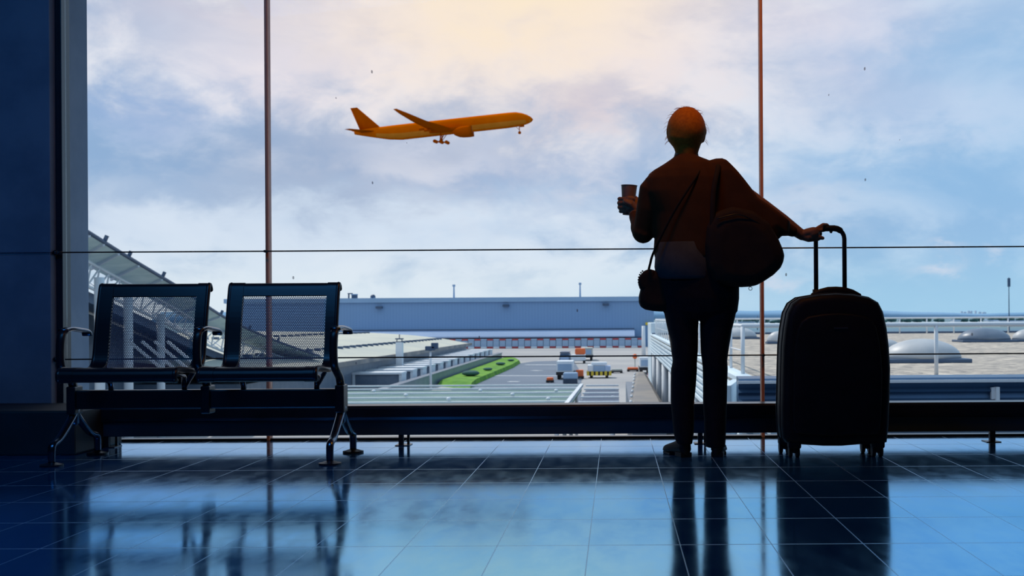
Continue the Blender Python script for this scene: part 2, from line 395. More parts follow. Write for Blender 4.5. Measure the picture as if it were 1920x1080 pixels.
ms.append(ms[1]+(ms[1]-ms[0]))
for i, x in enumerate(ms):
    mb = MB().box(x-.0085, x+.0085, GD-.035, GD+.03, 0, 3.7)
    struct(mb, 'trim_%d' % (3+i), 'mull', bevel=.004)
edges = [XP+.04]+ms+[8.0]
for i in range(len(edges)-1):
    a, b = edges[i]+(.010 if i else 0), edges[i+1]-(.010 if i < len(edges)-2 else 0)
    struct(MB().box(a, b, GD-.006, GD+.006, .0, 3.7), 'window_%d' % (i+1), 'glass')
struct(MB().box(XP, 8, GD-.02, GD+.05, -.10, .012), 'baseboard_window', 'rail', bevel=.003)
# tension cables
for nm, py in (('upper', 467), ('lower', 667.5)):
    z = W3(CX, py, GD-.07).z
    x0 = XP+.0
    c = build(MB().cyl((x0, GD-.07, z), (8, GD-.07, z), .0038, 10), 'glazing_cable', 'cable', smooth=True)
    tag(c, '%s of the two thin dark cables stretched across the tall windows' % nm, 'cable')
    mb = MB().ball((x0+.012, GD-.07, z), .014, 8).cyl((x0-.02, GD-.07, z), (x0+.05, GD-.07, z), .008, 10)
    build(mb, 'clamp', 'cable', c, smooth=True)
    for x in ms: build(MB().cyl((x, GD-.078, z), (x, GD-.03, z), .007, 10), 'mullion_pin', 'cable', c, smooth=True)
# low rail cover along the foot of the windows
BD = 6.27
tb = thing('window_foot_cover', (2.5, BD, 0), 'long low dark metal cover on short posts along the foot of the windows', 'heater cover')
xl = W3(178, 780, BD).x
mb = MB(); prof = [(-.03, .135), (-.035, .15), (-.035, .196), (-.025, .207), (.12, .207), (.125, .2), (.125, .14), (.11, .135)]
mb.loft([[Vector((x, BD+a, z)) for a, z in prof] for x in (xl, 7.9)])
build(mb, 'top_rail', 'rail', tb)
build(MB().box(xl+.04, 7.88, BD-.012, BD+.10, .056, .134), 'panel', 'panel', tb, bevel=.004)
build(MB().box(xl+.002, 7.9, BD-.036, BD-.030, .193, .199), 'edge_highlight', 'plate', tb)  # lighter strip added as the highlight along the top edge
for k, px in enumerate((200, 752, 1313, 1860, 2410)):
    x = W3(px, 830, BD).x
    mb = MB().box(x-.012, x+.012, BD-.005, BD+.02, 0, .056).box(x+.022, x+.034, BD+.05, BD+.07, 0, .056).box(x-.03, x+.045, BD-.012, BD+.085, 0, .004)
    build(mb, 'foot', 'rail', tb, bevel=.001)
# skirting box joints seen as vertical seams
# ------------------------------------------------------------------ airport bench
LX, MX, RX = -2.527, -1.905, -1.283
D0 = 5.72
bench = thing('airport_bench', ((LX+RX)/2, D0, 0), 'two-seat airport bench with perforated backrests in front of the left window', 'bench')
build(MB().box(LX, RX, D0-.03, D0+.03, .238, .326), 'beam', 'bench', bench, bevel=.006)
def catmull(P, n=6):
    P = [Vector(p) for p in P]; out = []
    for i in range(len(P)-1):
        a, b, c_, d = P[max(i-1, 0)], P[i], P[i+1], P[min(i+2, len(P)-1)]
        for k in range(n):
            t_ = k/n; out.append(.5*((2*b)+(c_-a)*t_+(2*a-5*b+4*c_-d)*t_*t_+(3*b-a-3*c_+d)*t_**3))
    return out+[P[-1]]
# side profile of a seat shell (distance, height), from back top to front lip
prof = catmull([(0, 5.872, .795), (0, 5.862, .814), (0, 5.845, .812), (0, 5.832, .78), (0, 5.80, .66), (0, 5.775, .53), (0, 5.755, .46), (0, 5.72, .428), (0, 5.66, .418), (0, 5.55, .424), (0, 5.45, .432), (0, 5.405, .43), (0, 5.385, .415), (0, 5.385, .392), (0, 5.40, .384)], 5)
arc = [0]
for i in range(1, len(prof)): arc.append(arc[-1]+(prof[i]-prof[i-1]).length)
def sheet(x0, x1, i0, i1, th, uv=False):
    mb = MB(); up, dn = [], []
    for i in range(i0, i1+1):
        d = (prof[min(i+1, len(prof)-1)]-prof[max(i-1, 0)]).normalized(); n_ = Vector((0, -d.z, d.y))
        up.append(prof[i]+n_*th/2); dn.append(prof[i]-n_*th/2)
    ring = up+dn[::-1]
    mb.loft([[Vector((x, p.y, p.z)) for p in ring] for x in (x0, x1)])
    return mb
def flatsheet(x0, x1, i0, i1):
    mb = MB(); vs = [Vector((x, prof[i].y, prof[i].z)) for i in range(i0, i1+1) for x in (x0, x1)]
    mb.add(vs, [(2*k, 2*k+1, 2*k+3, 2*k+2) for k in range(i1-i0)])
    look = {(round(v.x, 5), round(v.y, 5), round(v.z, 5)): (v.x, arc[i0+j//2]) for j, v in enumerate(vs)}
    mb.uv = lambda p: look[(round(p.x, 5), round(p.y, 5), round(p.z, 5))]
    return mb
nP = len(prof)-1
iTop = next(i for i in range(len(arc)) if arc[i] > .082)
iBot = next(i for i in range(len(prof)) if prof[i].z < .445 and prof[i].y < 5.8)
iF = next(i for i in range(len(prof)) if prof[i].y < 5.46)
for xc, wl in ((-2.195, 'left'), (-1.578, 'right')):
    x0, x1 = xc-.261, xc+.261
    sh = build(sheet(x0, x0+.07, 0, nP, .020), 'seat_side', 'bench', bench, smooth=False)
    build(sheet(x1-.055, x1, 0, nP, .020), 'seat_side', 'bench', bench)
    build(sheet(x0+.07, x1-.055, 0, iTop, .014), 'top_bar', 'bench', bench)
    build(sheet(x0+.07, x1-.055, iF, nP, .016), 'front_lip', 'bench', bench)
    build(flatsheet(x0+.07, x1-.055, iTop, iBot), 'backrest_mesh', 'perf', bench)
    build(flatsheet(x0+.07, x1-.055, iBot, iF), 'seat_mesh', 'perf', bench)
    # tube caps standing proud at the shell's edges
    for xx in (x0+.006, x1-.006):
        mb = MB().tube([p+Vector((xx, 0, 0)) for p in prof], .0125, 8, ends=True)
        build(mb, 'edge_tube', 'bench', bench, smooth=True)
    for xx, s_ in ((x0+.10, 1), (x1-.08, -1)):        # brackets from beam to seat pan
        mb = MB().tube([(xx, D0, .325), (xx, D0-.005, .36), (xx+s_*-.03, D0-.09, .392), (xx+s_*-.05, 5.46, .412)], [.013, .012, .011, .009], 10, flat=.7)
        mb.tube([(xx, D0, .34), (xx+s_*-.03, D0+.03, .40), (xx+s_*-.035, 5.745, .44)], [.012, .011, .009], 10)
        build(mb, 'seat_bracket', 'leg', bench, smooth=True)
for x in (LX, MX, RX):                                 # armrests
    mb = MB(); P = catmull([(x, D0, .31), (x, D0-.03, .375), (x, D0-.09, .41), (x-.002, D0-.135, .45), (x-.004, D0-.135, .53), (x-.002, D0-.125, .585), (x, D0-.09, .607)], 5)
    rings = []
    for i, p in enumerate(P):
        d = (P[min(i+1, len(P)-1)]-P[max(i-1, 0)]).normalized(); n_ = Vector((0, -d.z, d.y)); r_ = Vector((1, 0, 0))
        t_ = i/len(P); wd, th = .017, .017-.006*t_
        rings.append([p+r_*a*wd+n_*b*th for a, b in ((-1, -.6), (-.6, -1), (.6, -1), (1, -.6), (1, .6), (.6, 1), (-.6, 1), (-1, .6))])
    mb.loft(rings); build(mb, 'arm_post', 'bench', bench, smooth=True)
    mb = MB(); P = catmull([(x, D0-.115, .604), (x+.002, D0-.05, .612), (x+.003, D0+.05, .606), (x+.003, D0+.12, .598), (x+.003, D0+.135, .580)], 5); rings = []
    for i, p in enumerate(P):
        d = (P[min(i+1, len(P)-1)]-P[max(i-1, 0)]).normalized(); n_ = Vector((0, -d.z, d.y)); r_ = Vector((1, 0, 0))
        rings.append([p+r_*a*.023+n_*b*.0085 for a, b in ((-1, -.5), (-.7, -1), (.7, -1), (1, -.5), (1, .5), (.7, 1), (-.7, 1), (-1, .5))])
    mb.loft(rings); build(mb, 'arm_pad', 'leg', bench, smooth=True)
    build(MB().box(x-.021, x+.021, D0-.045, D0+.045, .215, .345), 'beam_clamp', 'bench', bench, bevel=.006)
for x in (LX, RX):                                     # splayed leg frames
    hub = build(MB().tube([(x, D0, .235), (x, D0, .18)], [.024, .020], 12), 'leg_hub', 'leg', bench, smooth=True)
    for s_, e in ((-1, 5.485), (1, 5.97)):
        P = catmull([(x, D0+s_*.004, .235), (x, D0+s_*.03, .20), (x, D0+s_*.16, .115), (x, e-s_*.015, .095), (x, e, .07), (x, e, .012)], 4)
        lg = build(MB().tube(P, [.020-.004*i/len(P) for i in range(len(P))], 14, flat=.75, ends=False), 'leg', 'leg' if x == RX else 'leg', bench, smooth=True)
        build(MB().cyl((x, e, 0), (x, e, .008), .05, 24).cyl((x, e, .008), (x, e, .016), .045, 24, .02), 'foot_disc', 'bench', lg, smooth=False)

# ------------------------------------------------------------------ suitcase
SD0, SD1 = 5.60, 5.87
case = thing('suitcase', (W3(1567, 850, 5.73).x, 5.73, 0), 'large black upright suitcase on wheels with raised pull handle', 'suitcase')
ol = [(1501, 558), (1485.5, 568.6), (1476.7, 586), (1471.4, 616), (1468, 650), (1466.8, 690), (1465.4, 764), (1466, 800), (1468, 822), (1474, 830), (1501, 833), (1547, 836), (1580, 836), (1614, 833), (1655, 832), (1663, 829), (1666, 800), (1668.4, 746), (1669.5, 690), (1667, 650), (1663, 616), (1656, 584.5), (1647, 567), (1631.5, 558), (1600, 552), (1567, 550), (1536, 552)]
OL = [W3(a, b, SD0+.03) for a, b in ol]
for p in OL: p.y = 5.735
def shell_rings(outl, y0, y1, r):
    c_ = sum(outl, Vector())/len(outl); rings = []
    wmax = max((p-c_).length for p in outl)
    for y, inset in [(y0, r*1.0), (y0+r*.12, r*.55), (y0+r*.4, r*.2), (y0+r, 0), (y1-r, 0), (y1-r*.4, r*.2), (y1-r*.12, r*.55), (y1, r)]:
        rings.append([Vector((c_.x+(p.x-c_.x)*(1-inset/.25), y, c_.z+(p.z-c_.z)*(1-inset/.34))) for p in outl])
    return rings
build(MB().loft(shell_rings(OL, SD0, SD1, .035)), 'case_body', 'case', case, smooth=True)
cc = sum(OL, Vector())/len(OL)
for y in (SD0+.075, SD1-.075):
    P = [Vector((cc.x+(p.x-cc.x)*1.004, y, cc.z+(p.z-cc.z)*1.003)) for p in OL]+[Vector((cc.x+(OL[0].x-cc.x)*1.004, y, cc.z+(OL[0].z-cc.z)*1.003))]
    build(MB().tube(P, .0035, 8), 'zip_piping', 'shoe', case, smooth=True)
ps = MB().loft(shell_rings([Vector((cc.x+(p.x-cc.x)*.82, p.y, cc.z-.02+(p.z-cc.z)*.80)) for p in OL], SD0-.018, SD0+.03, .012))
build(ps, 'front_pocket', 'case', case, smooth=True)
a, b = W3(1564, 615.5, SD0-.02), W3(1590, 615.5, SD0-.02)
build(MB().box(a.x, b.x, SD0-.021, SD0-.012, a.z-.004, a.z+.005), 'name_plate', 'plate', case, bevel=.001)
P = [W3(1524, 556, 5.735), W3(1540, 549.5, 5.735), W3(1553, 547, 5.735), W3(1567, 546.5, 5.735), W3(1583, 547.5, 5.735), W3(1597, 551, 5.735), W3(1611, 557, 5.735)]
build(MB().tube(P, [.008, .010, .011, .011, .011, .010, .008], 10, flat=2.2), 'top_handle', 'shoe', case, smooth=True)
HD = 5.76
x0, x1 = W3(1530, 500, HD).x, W3(1583.5, 500, HD).x; zt = W3(1560, 428, HD).z; r = .05
P = [Vector((x0, HD, .72)), Vector((x0, HD, zt-r))]+[Vector((x0+r-r*math.cos(q), HD, zt-r+r*math.sin(q))) for q in (.3, .6, .9, 1.2, 1.5)]
P += [Vector((x1-r+r*math.sin(q), HD, zt-r+r*math.cos(q))) for q in (.05, .35, .65, .95, 1.25)]+[Vector((x1, HD, zt-r)), Vector((x1, HD, .72))]
hd = build(MB().tube(P, .0108, 12, ends=False), 'pull_handle', 'tube', case, smooth=True)
build(MB().tube([p for p in P[5:10]], .0145, 12), 'handle_grip', 'shoe', hd, smooth=True)
for xx in (x0, x1): build(MB().cyl((xx, HD, .745), (xx, HD, .775), .017, 12), 'handle_collar', 'shoe', hd, smooth=True)
for (px, y) in ((1489, SD0+.05), (1645, SD0+.05), (1471, SD1-.05), (1625, SD1-.05)):
    x = W3(px, 850, y).x
    if y > 5.7: x += 0
    wh = build(MB().box(x-.029, x+.029, y-.034, y+.03, .042, .098), 'wheel_housing', 'case', case, bevel=.008)
    mb = MB()
    for s_ in (-1, 1): mb.cyl((x+s_*.008, y+.01, .029), (x+s_*.025, y+.01, .029), .029, 20)
    build(mb, 'wheel', 'shoe', wh, bevel=.002)
    build(MB().box(x-.007, x+.007, y-.018, y+.03, .02, .06), 'wheel_fork', 'tube', wh, bevel=.003)

# ------------------------------------------------------------------ the traveller
PD = 5.72
per = thing('person', (W3(1300, 850, PD).x, PD, 0), 'person in dark jacket and black jeans seen from behind, holding cup and suitcase handle', 'person')
def R(py, l, r_, ry, D=PD):
    a, b = W3(l, py, D), W3(r_, py, D); return ((a.z+b.z)/2, a.x, b.x, D, ry)
def pt(px, py, D=PD): return W3(px, py, D)
EL = pt(1206, 436, PD+.03); WL = pt(1187, 398, PD+.20)        # left elbow, wrist
SL = pt(1232, 338); SR = pt(1343, 328)
ER = pt(1432, 390, PD+.01); WR = pt(1504, 441, HD-.015)
# cup, tilted a touch
cb, ct = W3(1177.5, 403, PD+.22), W3(1179, 348, PD+.22)
ct.x += .002
ax = (ct-cb).normalized(); a1 = ax.cross(Vector((0, 1, 0))).normalized(); a2 = ax.cross(a1)
def ringc(p, r_, n=28): return [p+a1*math.cos(2*math.pi*j/n)*r_+a2*math.sin(2*math.pi*j/n)*r_ for j in range(n)]
Hc = (ct-cb).length
cupo = thing('paper_cup', cb, 'plain brown paper coffee cup without a lid in the raised left hand', 'cup')
mb = MB().loft([ringc(cb, .026), ringc(cb+ax*Hc, .0385), ringc(cb+ax*Hc, .0372), ringc(cb+ax*.008, .0248)])
build(mb, 'cup_body', 'cup', cupo, smooth=False)
mb = MB().tube(ringc(cb+ax*Hc, .0388)+[ringc(cb+ax*Hc, .0388)[0]], .0016, 8, ends=False); build(mb, 'rim', 'cup', cupo, smooth=True)
build(MB().loft([ringc(cb+ax*.006, .0255), ringc(cb+ax*.0095, .0257)]), 'base', 'cup', cupo)
# body as one surface
mb = MB()
HDc = pt(1287, 247, PD+.01)
mb.ball(HDc+Vector((0, 0, .008)), (.076, .092, .100), 20)                      # skull
mb.ball(HDc+Vector((.001, .045, -.042)), (.056, .058, .062), 14)                # jaw
mb.tube([HDc+Vector((0, .100, .004)), HDc+Vector((0, .112, -.026))], [.008, .012], 8)   # nose
mb.tube([HDc+Vector((-.02, .100, -.055)), HDc+Vector((0, .107, -.055)), HDc+Vector((.02, .100, -.055))], .006, 8)  # lips
for s_ in (-1, 1):
    mb.ball(HDc+Vector((s_*.031, .088, .008)), (.015, .012, .010), 8)
    mb.tube([HDc+Vector((s_*.078, .0, .012)), HDc+Vector((s_*.081, -.004, -.008)), HDc+Vector((s_*.077, .006, -.038))], [.010, .014, .007], 8, flat=.7)
nk = pt(1286, 300, PD)
mb.tube([HDc+Vector((0, -.008, -.05)), HDc+Vector((0, -.012, -.095)), nk+Vector((0, 0, -.02))], [.055, .053, .066], 18)
mb.rows([R(296, 1262, 1310, .055), R(312, 1240, 1335, .085), R(335, 1228, 1352, .10), R(380, 1234, 1350, .105), R(430, 1240, 1345, .10), R(470, 1238, 1350, .10), R(520, 1234, 1364, .11), R(560, 1246, 1376, .12), R(592, 1250, 1374, .10)])
for xs, xk, xa, ya in (((1281, 1284, 1284), 0, 0, 0), ((1344, 1340, 1341), 0, 0, 0)):
    mb.tube([pt(xs[0], 560), pt(xs[0], 620, PD+.005), pt(xs[1], 690), pt(xs[2], 760, PD-.01), pt(xs[2], 826, PD-.005)], [.078, .070, .052, .044, .034], 16)
mb.tube([SL, (SL+EL)/2, EL], [.048, .042, .037], 14); mb.tube([EL, (EL+WL)/2, WL], [.037, .032, .024], 14)
mb.tube([SR, (SR+ER)/2, ER], [.048, .042, .038], 14); mb.tube([ER, (ER+WR)/2, WR], [.038, .034, .025], 14)
# left hand: palm on the camera side of the cup, four fingers wrap round its left side, thumb up the right
pc = cb+ax*(Hc*.36)
palm = [WL, pc+Vector((.028, -.040, -.018)), pc+Vector((.012, -.046, .002)), pc+Vector((-.004, -.046, .008))]
mb.tube(palm, [.024, .026, .027, .024], 14, flat=.6, up=(1, 0, 0))
mb.tube([pc+Vector((.018, -.042, .022)), pc+Vector((.0, -.045, .024))], [.015, .014], 12)
mb.tube([pc+Vector((.018, -.042, -.022)), pc+Vector((.0, -.043, -.026))], [.015, .013], 12)
for k, (dz, ln, rr, ex) in enumerate(((.027, 1.0, .0095, .0), (.007, 1.12, .0100, .003), (-.014, 1.05, .0095, .001), (-.034, .86, .0083, -.009))):
    P = []
    for q in (250, 225, 200, 178, 155, 128, 100-18*(ln-1)):
        qa = math.radians(q); rad = .0385+ex*.5+(.004 if 150 < q < 210 else 0)
        P.append(pc+Vector((rad*1.08*math.cos(qa)+.001, rad*math.sin(qa), dz+.004*math.sin(qa))))
    mb.tube(P, [rr*1.05, rr*1.05, rr*1.08, rr, rr*.98, rr*.9, rr*.82], 12)
mb.tube([pc+Vector((.030, -.036, -.012)), pc+Vector((.040, -.020, .012)), pc+Vector((.041, -.002, .026)), pc+Vector((.034, .018, .036))], [.014, .0125, .0105, .009], 12)
# right hand closed on the top bar of the suitcase handle
hb = Vector((x0+.03, HD, zt))
kn = WR+Vector((.045, -.012, .016))
mb.tube([WR, WR+Vector((.022, -.008, .010)), kn+Vector((.004, 0, 0))], [.025, .027, .027], 14, flat=.8)
mb.ball(kn+Vector((.004, 0, -.008)), (.030, .026, .028), 12)
mb.tube([WR, WR+Vector((.03, -.012, -.012)), Vector((x0+.004, HD-.022, zt-.045))], [.023, .022, .017], 12)
fing = [((.000, -.024, .016), .014, -.034), ((.008, -.018, .018), .030, -.024), ((.014, -.006, .018), .044, -.012)]
for k in range(4):
    bx = x0+(-.008, .008, .024, .034)[k]                       # four fingers over the bar, side by side
    c0 = Vector((bx, HD, zt-(.034, .022, .012, .004)[k]))
    rr = (.0088, .0096, .0098, .0092)[k]; ra = (.025, .023, .020, .0205)[k]
    P = [kn+Vector((-.006+.004*k, -.004, .004))]
    for q in (215, 180, 140, 100, 60, 20, -20, -55):
        qa = math.radians(q); 
        P.append(c0+Vector((0, ra*math.cos(qa), ra*math.sin(qa))))
    P = P[:1]+P[2:] if k < 3 else [kn, c0+Vector((0, -.012, ra)), c0+Vector((.018, .004, ra*.98)), c0+Vector((.034, .014, ra*.35)), c0+Vector((.040, .012, -.012))]
    mb.tube(P, [rr*1.1]+[rr]*(len(P)-3)+[rr*.92, rr*.85], 12)
mb.tube([WR+Vector((.024, -.012, -.004)), c0+Vector((-.040, -.030, -.030)), c0+Vector((-.022, -.031, -.040)), c0+Vector((-.006, -.026, -.044))], [.014, .012, .0105, .009], 12)
body = build(mb, 'body', 'skin', per, voxel=.0035, sm=3)
# hair
mb = MB()
mb.ball(HDc+Vector((0, -.012, .010)), (.089, .096, .105), 20)
mb.ball(HDc+Vector((-.004, -.02, -.022)), (.084, .080, .072), 16)
mb.ball(HDc+Vector((0, -.026, -.060)), (.066, .050, .058), 12)
mb.tube([HDc+Vector((0, -.020, -.04)), HDc+Vector((0, -.020, -.085)), HDc+Vector((0, -.020, -.118))], [.062, .058, .050], 16)
mb.tube([HDc+Vector((-.07, .0, .05)), HDc+Vector((-.086, -.005, 0)), HDc+Vector((-.082, 0, -.042))], [.016, .012, .008], 8)
mb.tube([HDc+Vector((.07, .0, .05)), HDc+Vector((.084, -.005, 0)), HDc+Vector((.080, 0, -.048))], [.016, .013, .007], 8)
hr = build(mb, 'hair', 'hair', per, voxel=.006, sm=14)
mb = MB()
for k in range(46):                             # loose strands at the outline
    q = random.uniform(-.25, math.pi+.25); a = HDc+Vector((.088*math.cos(q), random.uniform(-.05, .02), .008+.105*math.sin(q)))
    if q < 0 or q > math.pi: a = HDc+Vector((.083*(1 if q < 0 else -1), -.02, random.uniform(-.05, 0)))
    d = Vector((math.cos(q)*.5-math.sin(q)*.9*random.choice((-1, 1)), -.2, math.sin(q)*.35-.35)).normalized()
    mb.tube([a-d*.012, a+d*.012, a+d*.024+Vector((0, 0, -.007))], [.0006, .0006, .0003], 4, ends=False)
build(mb, 'loose_strand', 'hair', hr); hr.children
tag(bpy.data.objects['loose_strand'], kind='stuff')
# jacket
mb = MB()
mb.rows([R(290, 1266, 1307, .062), R(294, 1264, 1310, .066), R(300, 1256, 1326, .078), R(308, 1244, 1345, .095), R(320, 1224, 1358, .108), R(335, 1210, 1366, .118), R(360, 1205, 1370, .122), R(400, 1222, 1366, .122), R(445, 1227, 1366, .122), R(470, 1225, 1368, .122), R(484, 1228, 1366, .118)])
mb.tube([SL+Vector((.02, 0, .0)), pt(1224, 358), pt(1218, 392, PD+.01), EL+Vector((.002, 0, .004))], [.060, .066, .062, .050], 18)
mb.tube([EL, EL+Vector((-.012, .05, .030)), (EL+WL)/2+Vector((.004, .0, .0)), EL.lerp(WL, .78)], [.052, .048, .040, .031], 16)
cape = [(1322, 303), (1340, 300.5), (1353, 298.5), (1359, 300), (1367, 307.5), (1380, 321), (1392, 335.6), (1407, 355), (1419.5, 372.5), (1431, 380), (1443, 388), (1462, 402), (1480, 417), (1478, 442), (1466, 442), (1459, 449), (1430, 462), (1380, 475), (1335, 470), (1310, 400), (1308, 330)]
mb.pillow([pt(a, b, PD-.005) for a, b in cape], .17, flat=.80)
mb.tube([pt(1440, 404, PD+.01), pt(1462, 421, PD+.015), pt(1485, 432, PD+.02)], [.048, .042, .034], 16, flat=.9)
jk = build(mb, 'jacket', 'jacket', per, voxel=.006, sm=4)
mb = MB().tube([pt(1330, 303, PD-.06), pt(1343, 300, PD-.03), pt(1354, 299.5, PD+.01), pt(1357, 301, PD+.05)], [.006, .0075, .0075, .006], 10)
build(mb, 'hood_fold', 'jacket', jk, smooth=True)
mb = MB().rows([R(455, 1230, 1340, .112, PD-.012), R(500, 1227, 1345, .117, PD-.014), R(518, 1230, 1348, .12, PD-.014), R(524, 1234, 1348, .117, PD-.012)])
build(mb, 'shirt', 'shirt', per, smooth=True)
# jeans
mb = MB()
mb.rows([R(508, 1229, 1384, .118), R(530, 1229, 1386, .124), R(560, 1238, 1386, .128), R(584, 1243, 1383, .118), R(600, 1262, 1366, .08)])
LL = [(575, 1242, 1309), (600, 1247, 1310), (619, 1251, 1310), (640, 1257.5, 1310), (660, 1258, 1309.5), (672, 1260.5, 1308.5), (684, 1259, 1307.5), (692, 1257, 1308), (720, 1256.5, 1306), (752, 1256.5, 1303), (785, 1259.5, 1303), (812, 1262, 1302), (824, 1265, 1300), (832, 1269, 1299)]
RL = [(575, 1312.5, 1383.5), (600, 1312, 1378), (619, 1312, 1373), (640, 1312.5, 1369), (660, 1313, 1366.5), (676, 1315, 1364.5), (690, 1316.5, 1365.5), (720, 1317, 1364.5), (752, 1317, 1364), (785, 1319, 1363), (812, 1320, 1362), (826, 1321, 1361.5), (838, 1322.5, 1360.5)]
for rows_ in (LL, RL):
    mb.rows([R(y, a+1, b-1, max(.066, .095-(y-575)*.00016), PD-.004+(.01 if y > 700 else 0)) for y, a, b in rows_])
build(mb, 'jeans', 'jeans', per, voxel=.005, sm=2)
# shoes with a heel
def shoe(xh, yh, tx, ty, nm):
    root = Vector((xh, yh, 0)); d = Vector((tx, ty, 0)); L = d.length; d.normalize(); s_ = Vector((d.y, -d.x, 0)); mb = MB(); rings = []
    for t_, wd, h0, h1 in ((0, .022, .012, .085), (.04, .030, .008, .100), (.10, .034, .008, .095), (.3, .034, .010, .080), (.55, .040, .006, .062), (.8, .040, .004, .048), (.93, .030, .005, .040), (1.0, .012, .010, .028)):
        p = root+d*L*t_; ring = []
        for j in range(14):
            q = 2*math.pi*j/14; zz = (h0+h1)/2+(h1-h0)/2*math.sin(q); ring.append(p+s_*wd*math.cos(q)*(1.0 if math.sin(q) < 0 else .85)+Vector((0, 0, zz)))
        rings.append(ring)
    mb.loft(rings); o = build(mb, 'shoe', 'shoe', per, smooth=True)
    mb = MB(); a = root+d*.002; b = root+d*.07
    mb.loft([[a+s_*.028+Vector((0, 0, z)), a-s_*.028+Vector((0, 0, z)), b-s_*.03+Vector((0, 0, z)), b+s_*.03+Vector((0, 0, z))] for z in (0, .022)])
    build(mb, 'heel', 'shoe', o, bevel=.003)
    mb = MB(); f0, f1 = root+d*L*.5, root+d*L*.93
    mb.loft([[f0+s_*.036+Vector((0, 0, z)), f0-s_*.036+Vector((0, 0, z)), f1-s_*.026+Vector((0, 0, z)), f1+s_*.026+Vector((0, 0, z))] for z in (0, .012)])
    build(mb, 'sole', 'shoe', o, bevel=.003)
hl = W3(1287, 850, PD-.02); hr_ = W3(1343, 850, PD-.0)
shoe(hl.x, PD-.045, -.085, .215, 'left'); shoe(hr_.x, PD-.045, .035, .235, 'right')
# shoulder bag hanging from the right shoulder
BGD = PD-.06
bag = thing('shoulder_bag', W3(1395, 538, BGD), 'large slouchy dark shoulder bag hanging under the outstretched right arm', 'bag')
bo = [(1335, 400), (1372, 388), (1410, 396), (1440, 418), (1457, 447), (1466, 468), (1469, 480), (1467, 492), (1462, 503), (1449, 516), (1431, 528), (1418, 535), (1407, 537.5), (1390, 538.5), (1365, 537), (1338, 530), (1322, 505), (1318, 460), (1322, 425)]
build(MB().pillow([pt(a, b, BGD) for a, b in bo], .20, flat=.74), 'bag_body', 'bag', bag, voxel=.006, sm=5)
P = [pt(1336, 420, BGD-.075), pt(1338, 360, PD-.135), pt(1346, 318, PD-.10), pt(1350, 301, PD-.03), pt(1353, 304, PD+.05), pt(1362, 340, PD+.11), pt(1372, 410, PD+.09)]
build(MB().tube(catmull(P, 5), .012, 8, flat=.4), 'strap', 'bag', bag, smooth=True)
c0 = pt(1407, 541, BGD); build(MB().tube([c0+Vector((.008*math.cos(q), 0, .008*math.sin(q))) for q in [i*math.pi/6 for i in range(13)]], .0014, 6), 'strap_ring', 'tube', bag, smooth=True)
P = [pt(1345, 410, BGD-.102), pt(1385, 402, BGD-.104), pt(1425, 420, BGD-.09)]
build(MB().tube(catmull(P, 5), .003, 6), 'zip', 'tube', bag, smooth=True)
# small crossbody bag on the left hip
HB = PD-.0
hb_ = thing('crossbody_bag', W3(1220, 584, HB), 'small rounded dark crossbody bag hanging at the left hip', 'bag')
bo = [(1208, 514), (1218, 506), (1235, 508), (1255, 520), (1268, 545), (1266, 570), (1255, 582), (1243, 584.5), (1225, 583.5), (1209.5, 580.6), (1201, 575), (1197.5, 567), (1197.5, 556), (1200, 545.6), (1203, 530)]
build(MB().pillow([pt(a, b, HB) for a, b in bo], .13, flat=.72), 'bag_body', 'bag', hb_, voxel=.005, sm=4)
bo = [(1200, 516), (1207.5, 508), (1217, 504), (1228, 507), (1230, 525), (1222, 542), (1206, 548), (1199, 541), (1196, 530), (1197, 522)]
build(MB().pillow([pt(a, b, HB-.03) for a, b in bo], .07, flat=.7), 'flap', 'bag', hb_, voxel=.004, sm=3)
mb = MB()
for k in range(9):
    q = math.radians(120+k*14); mb.ball(pt(1212.5+15.5*math.cos(q), 526-20.5*math.sin(q), HB-.03), (.004, .03, .004), 6)
build(mb, 'ribbed_edge', 'bag', hb_, smooth=True)
P = [pt(1216, 508, HB-.02), pt(1219, 495, HB-.05), pt(1227, 470, PD-.11), pt(1262, 400, PD-.135), pt(1300, 340, PD-.13), pt(1322, 306, PD-.07), pt(1325, 303, PD)]
build(MB().tube(catmull(P, 5), .006, 8, flat=.5), 'strap', 'bag', hb_, smooth=True)

# ------------------------------------------------------------------ airliner
pl = thing('airliner', W3(827.5, 239.5, 494), 'twin-engine airliner coloured with orange glow, climbing with landing gear down, above the far hall', 'airplane')
pl.rotation_euler = (Matrix.Rotation(math.radians(4), 3, 'Z') @ Matrix.Rotation(math.radians(-6.6), 3, 'Y') @ Matrix.Rotation(math.radians(6.7), 3, 'X')).to_euler()
def LB(mb, name, m, parent=pl, **k): return build(mb, name, m, parent, local=True, **k)
mb = MB(); rings = []
for x, r_, zc in ((37, .25, -.75), (36.3, 1.0, -.65), (35, 1.75, -.45), (33, 2.45, -.2), (30.5, 2.95, 0), (27, 3.1, 0), (10, 3.1, 0), (-10, 3.1, 0), (-16, 3.1, 0), (-21, 2.75, .3), (-26, 2.1, .85), (-31, 1.35, 1.4), (-34, .85, 1.75), (-34.6, .7, 1.8)):
    rings.append([Vector((x, r_*math.sin(q), zc+r_*math.cos(q))) for q in [2*math.pi*j/28 for j in range(28)]])
mb.loft(rings); LB(mb, 'fuselage', 'orange', smooth=True)
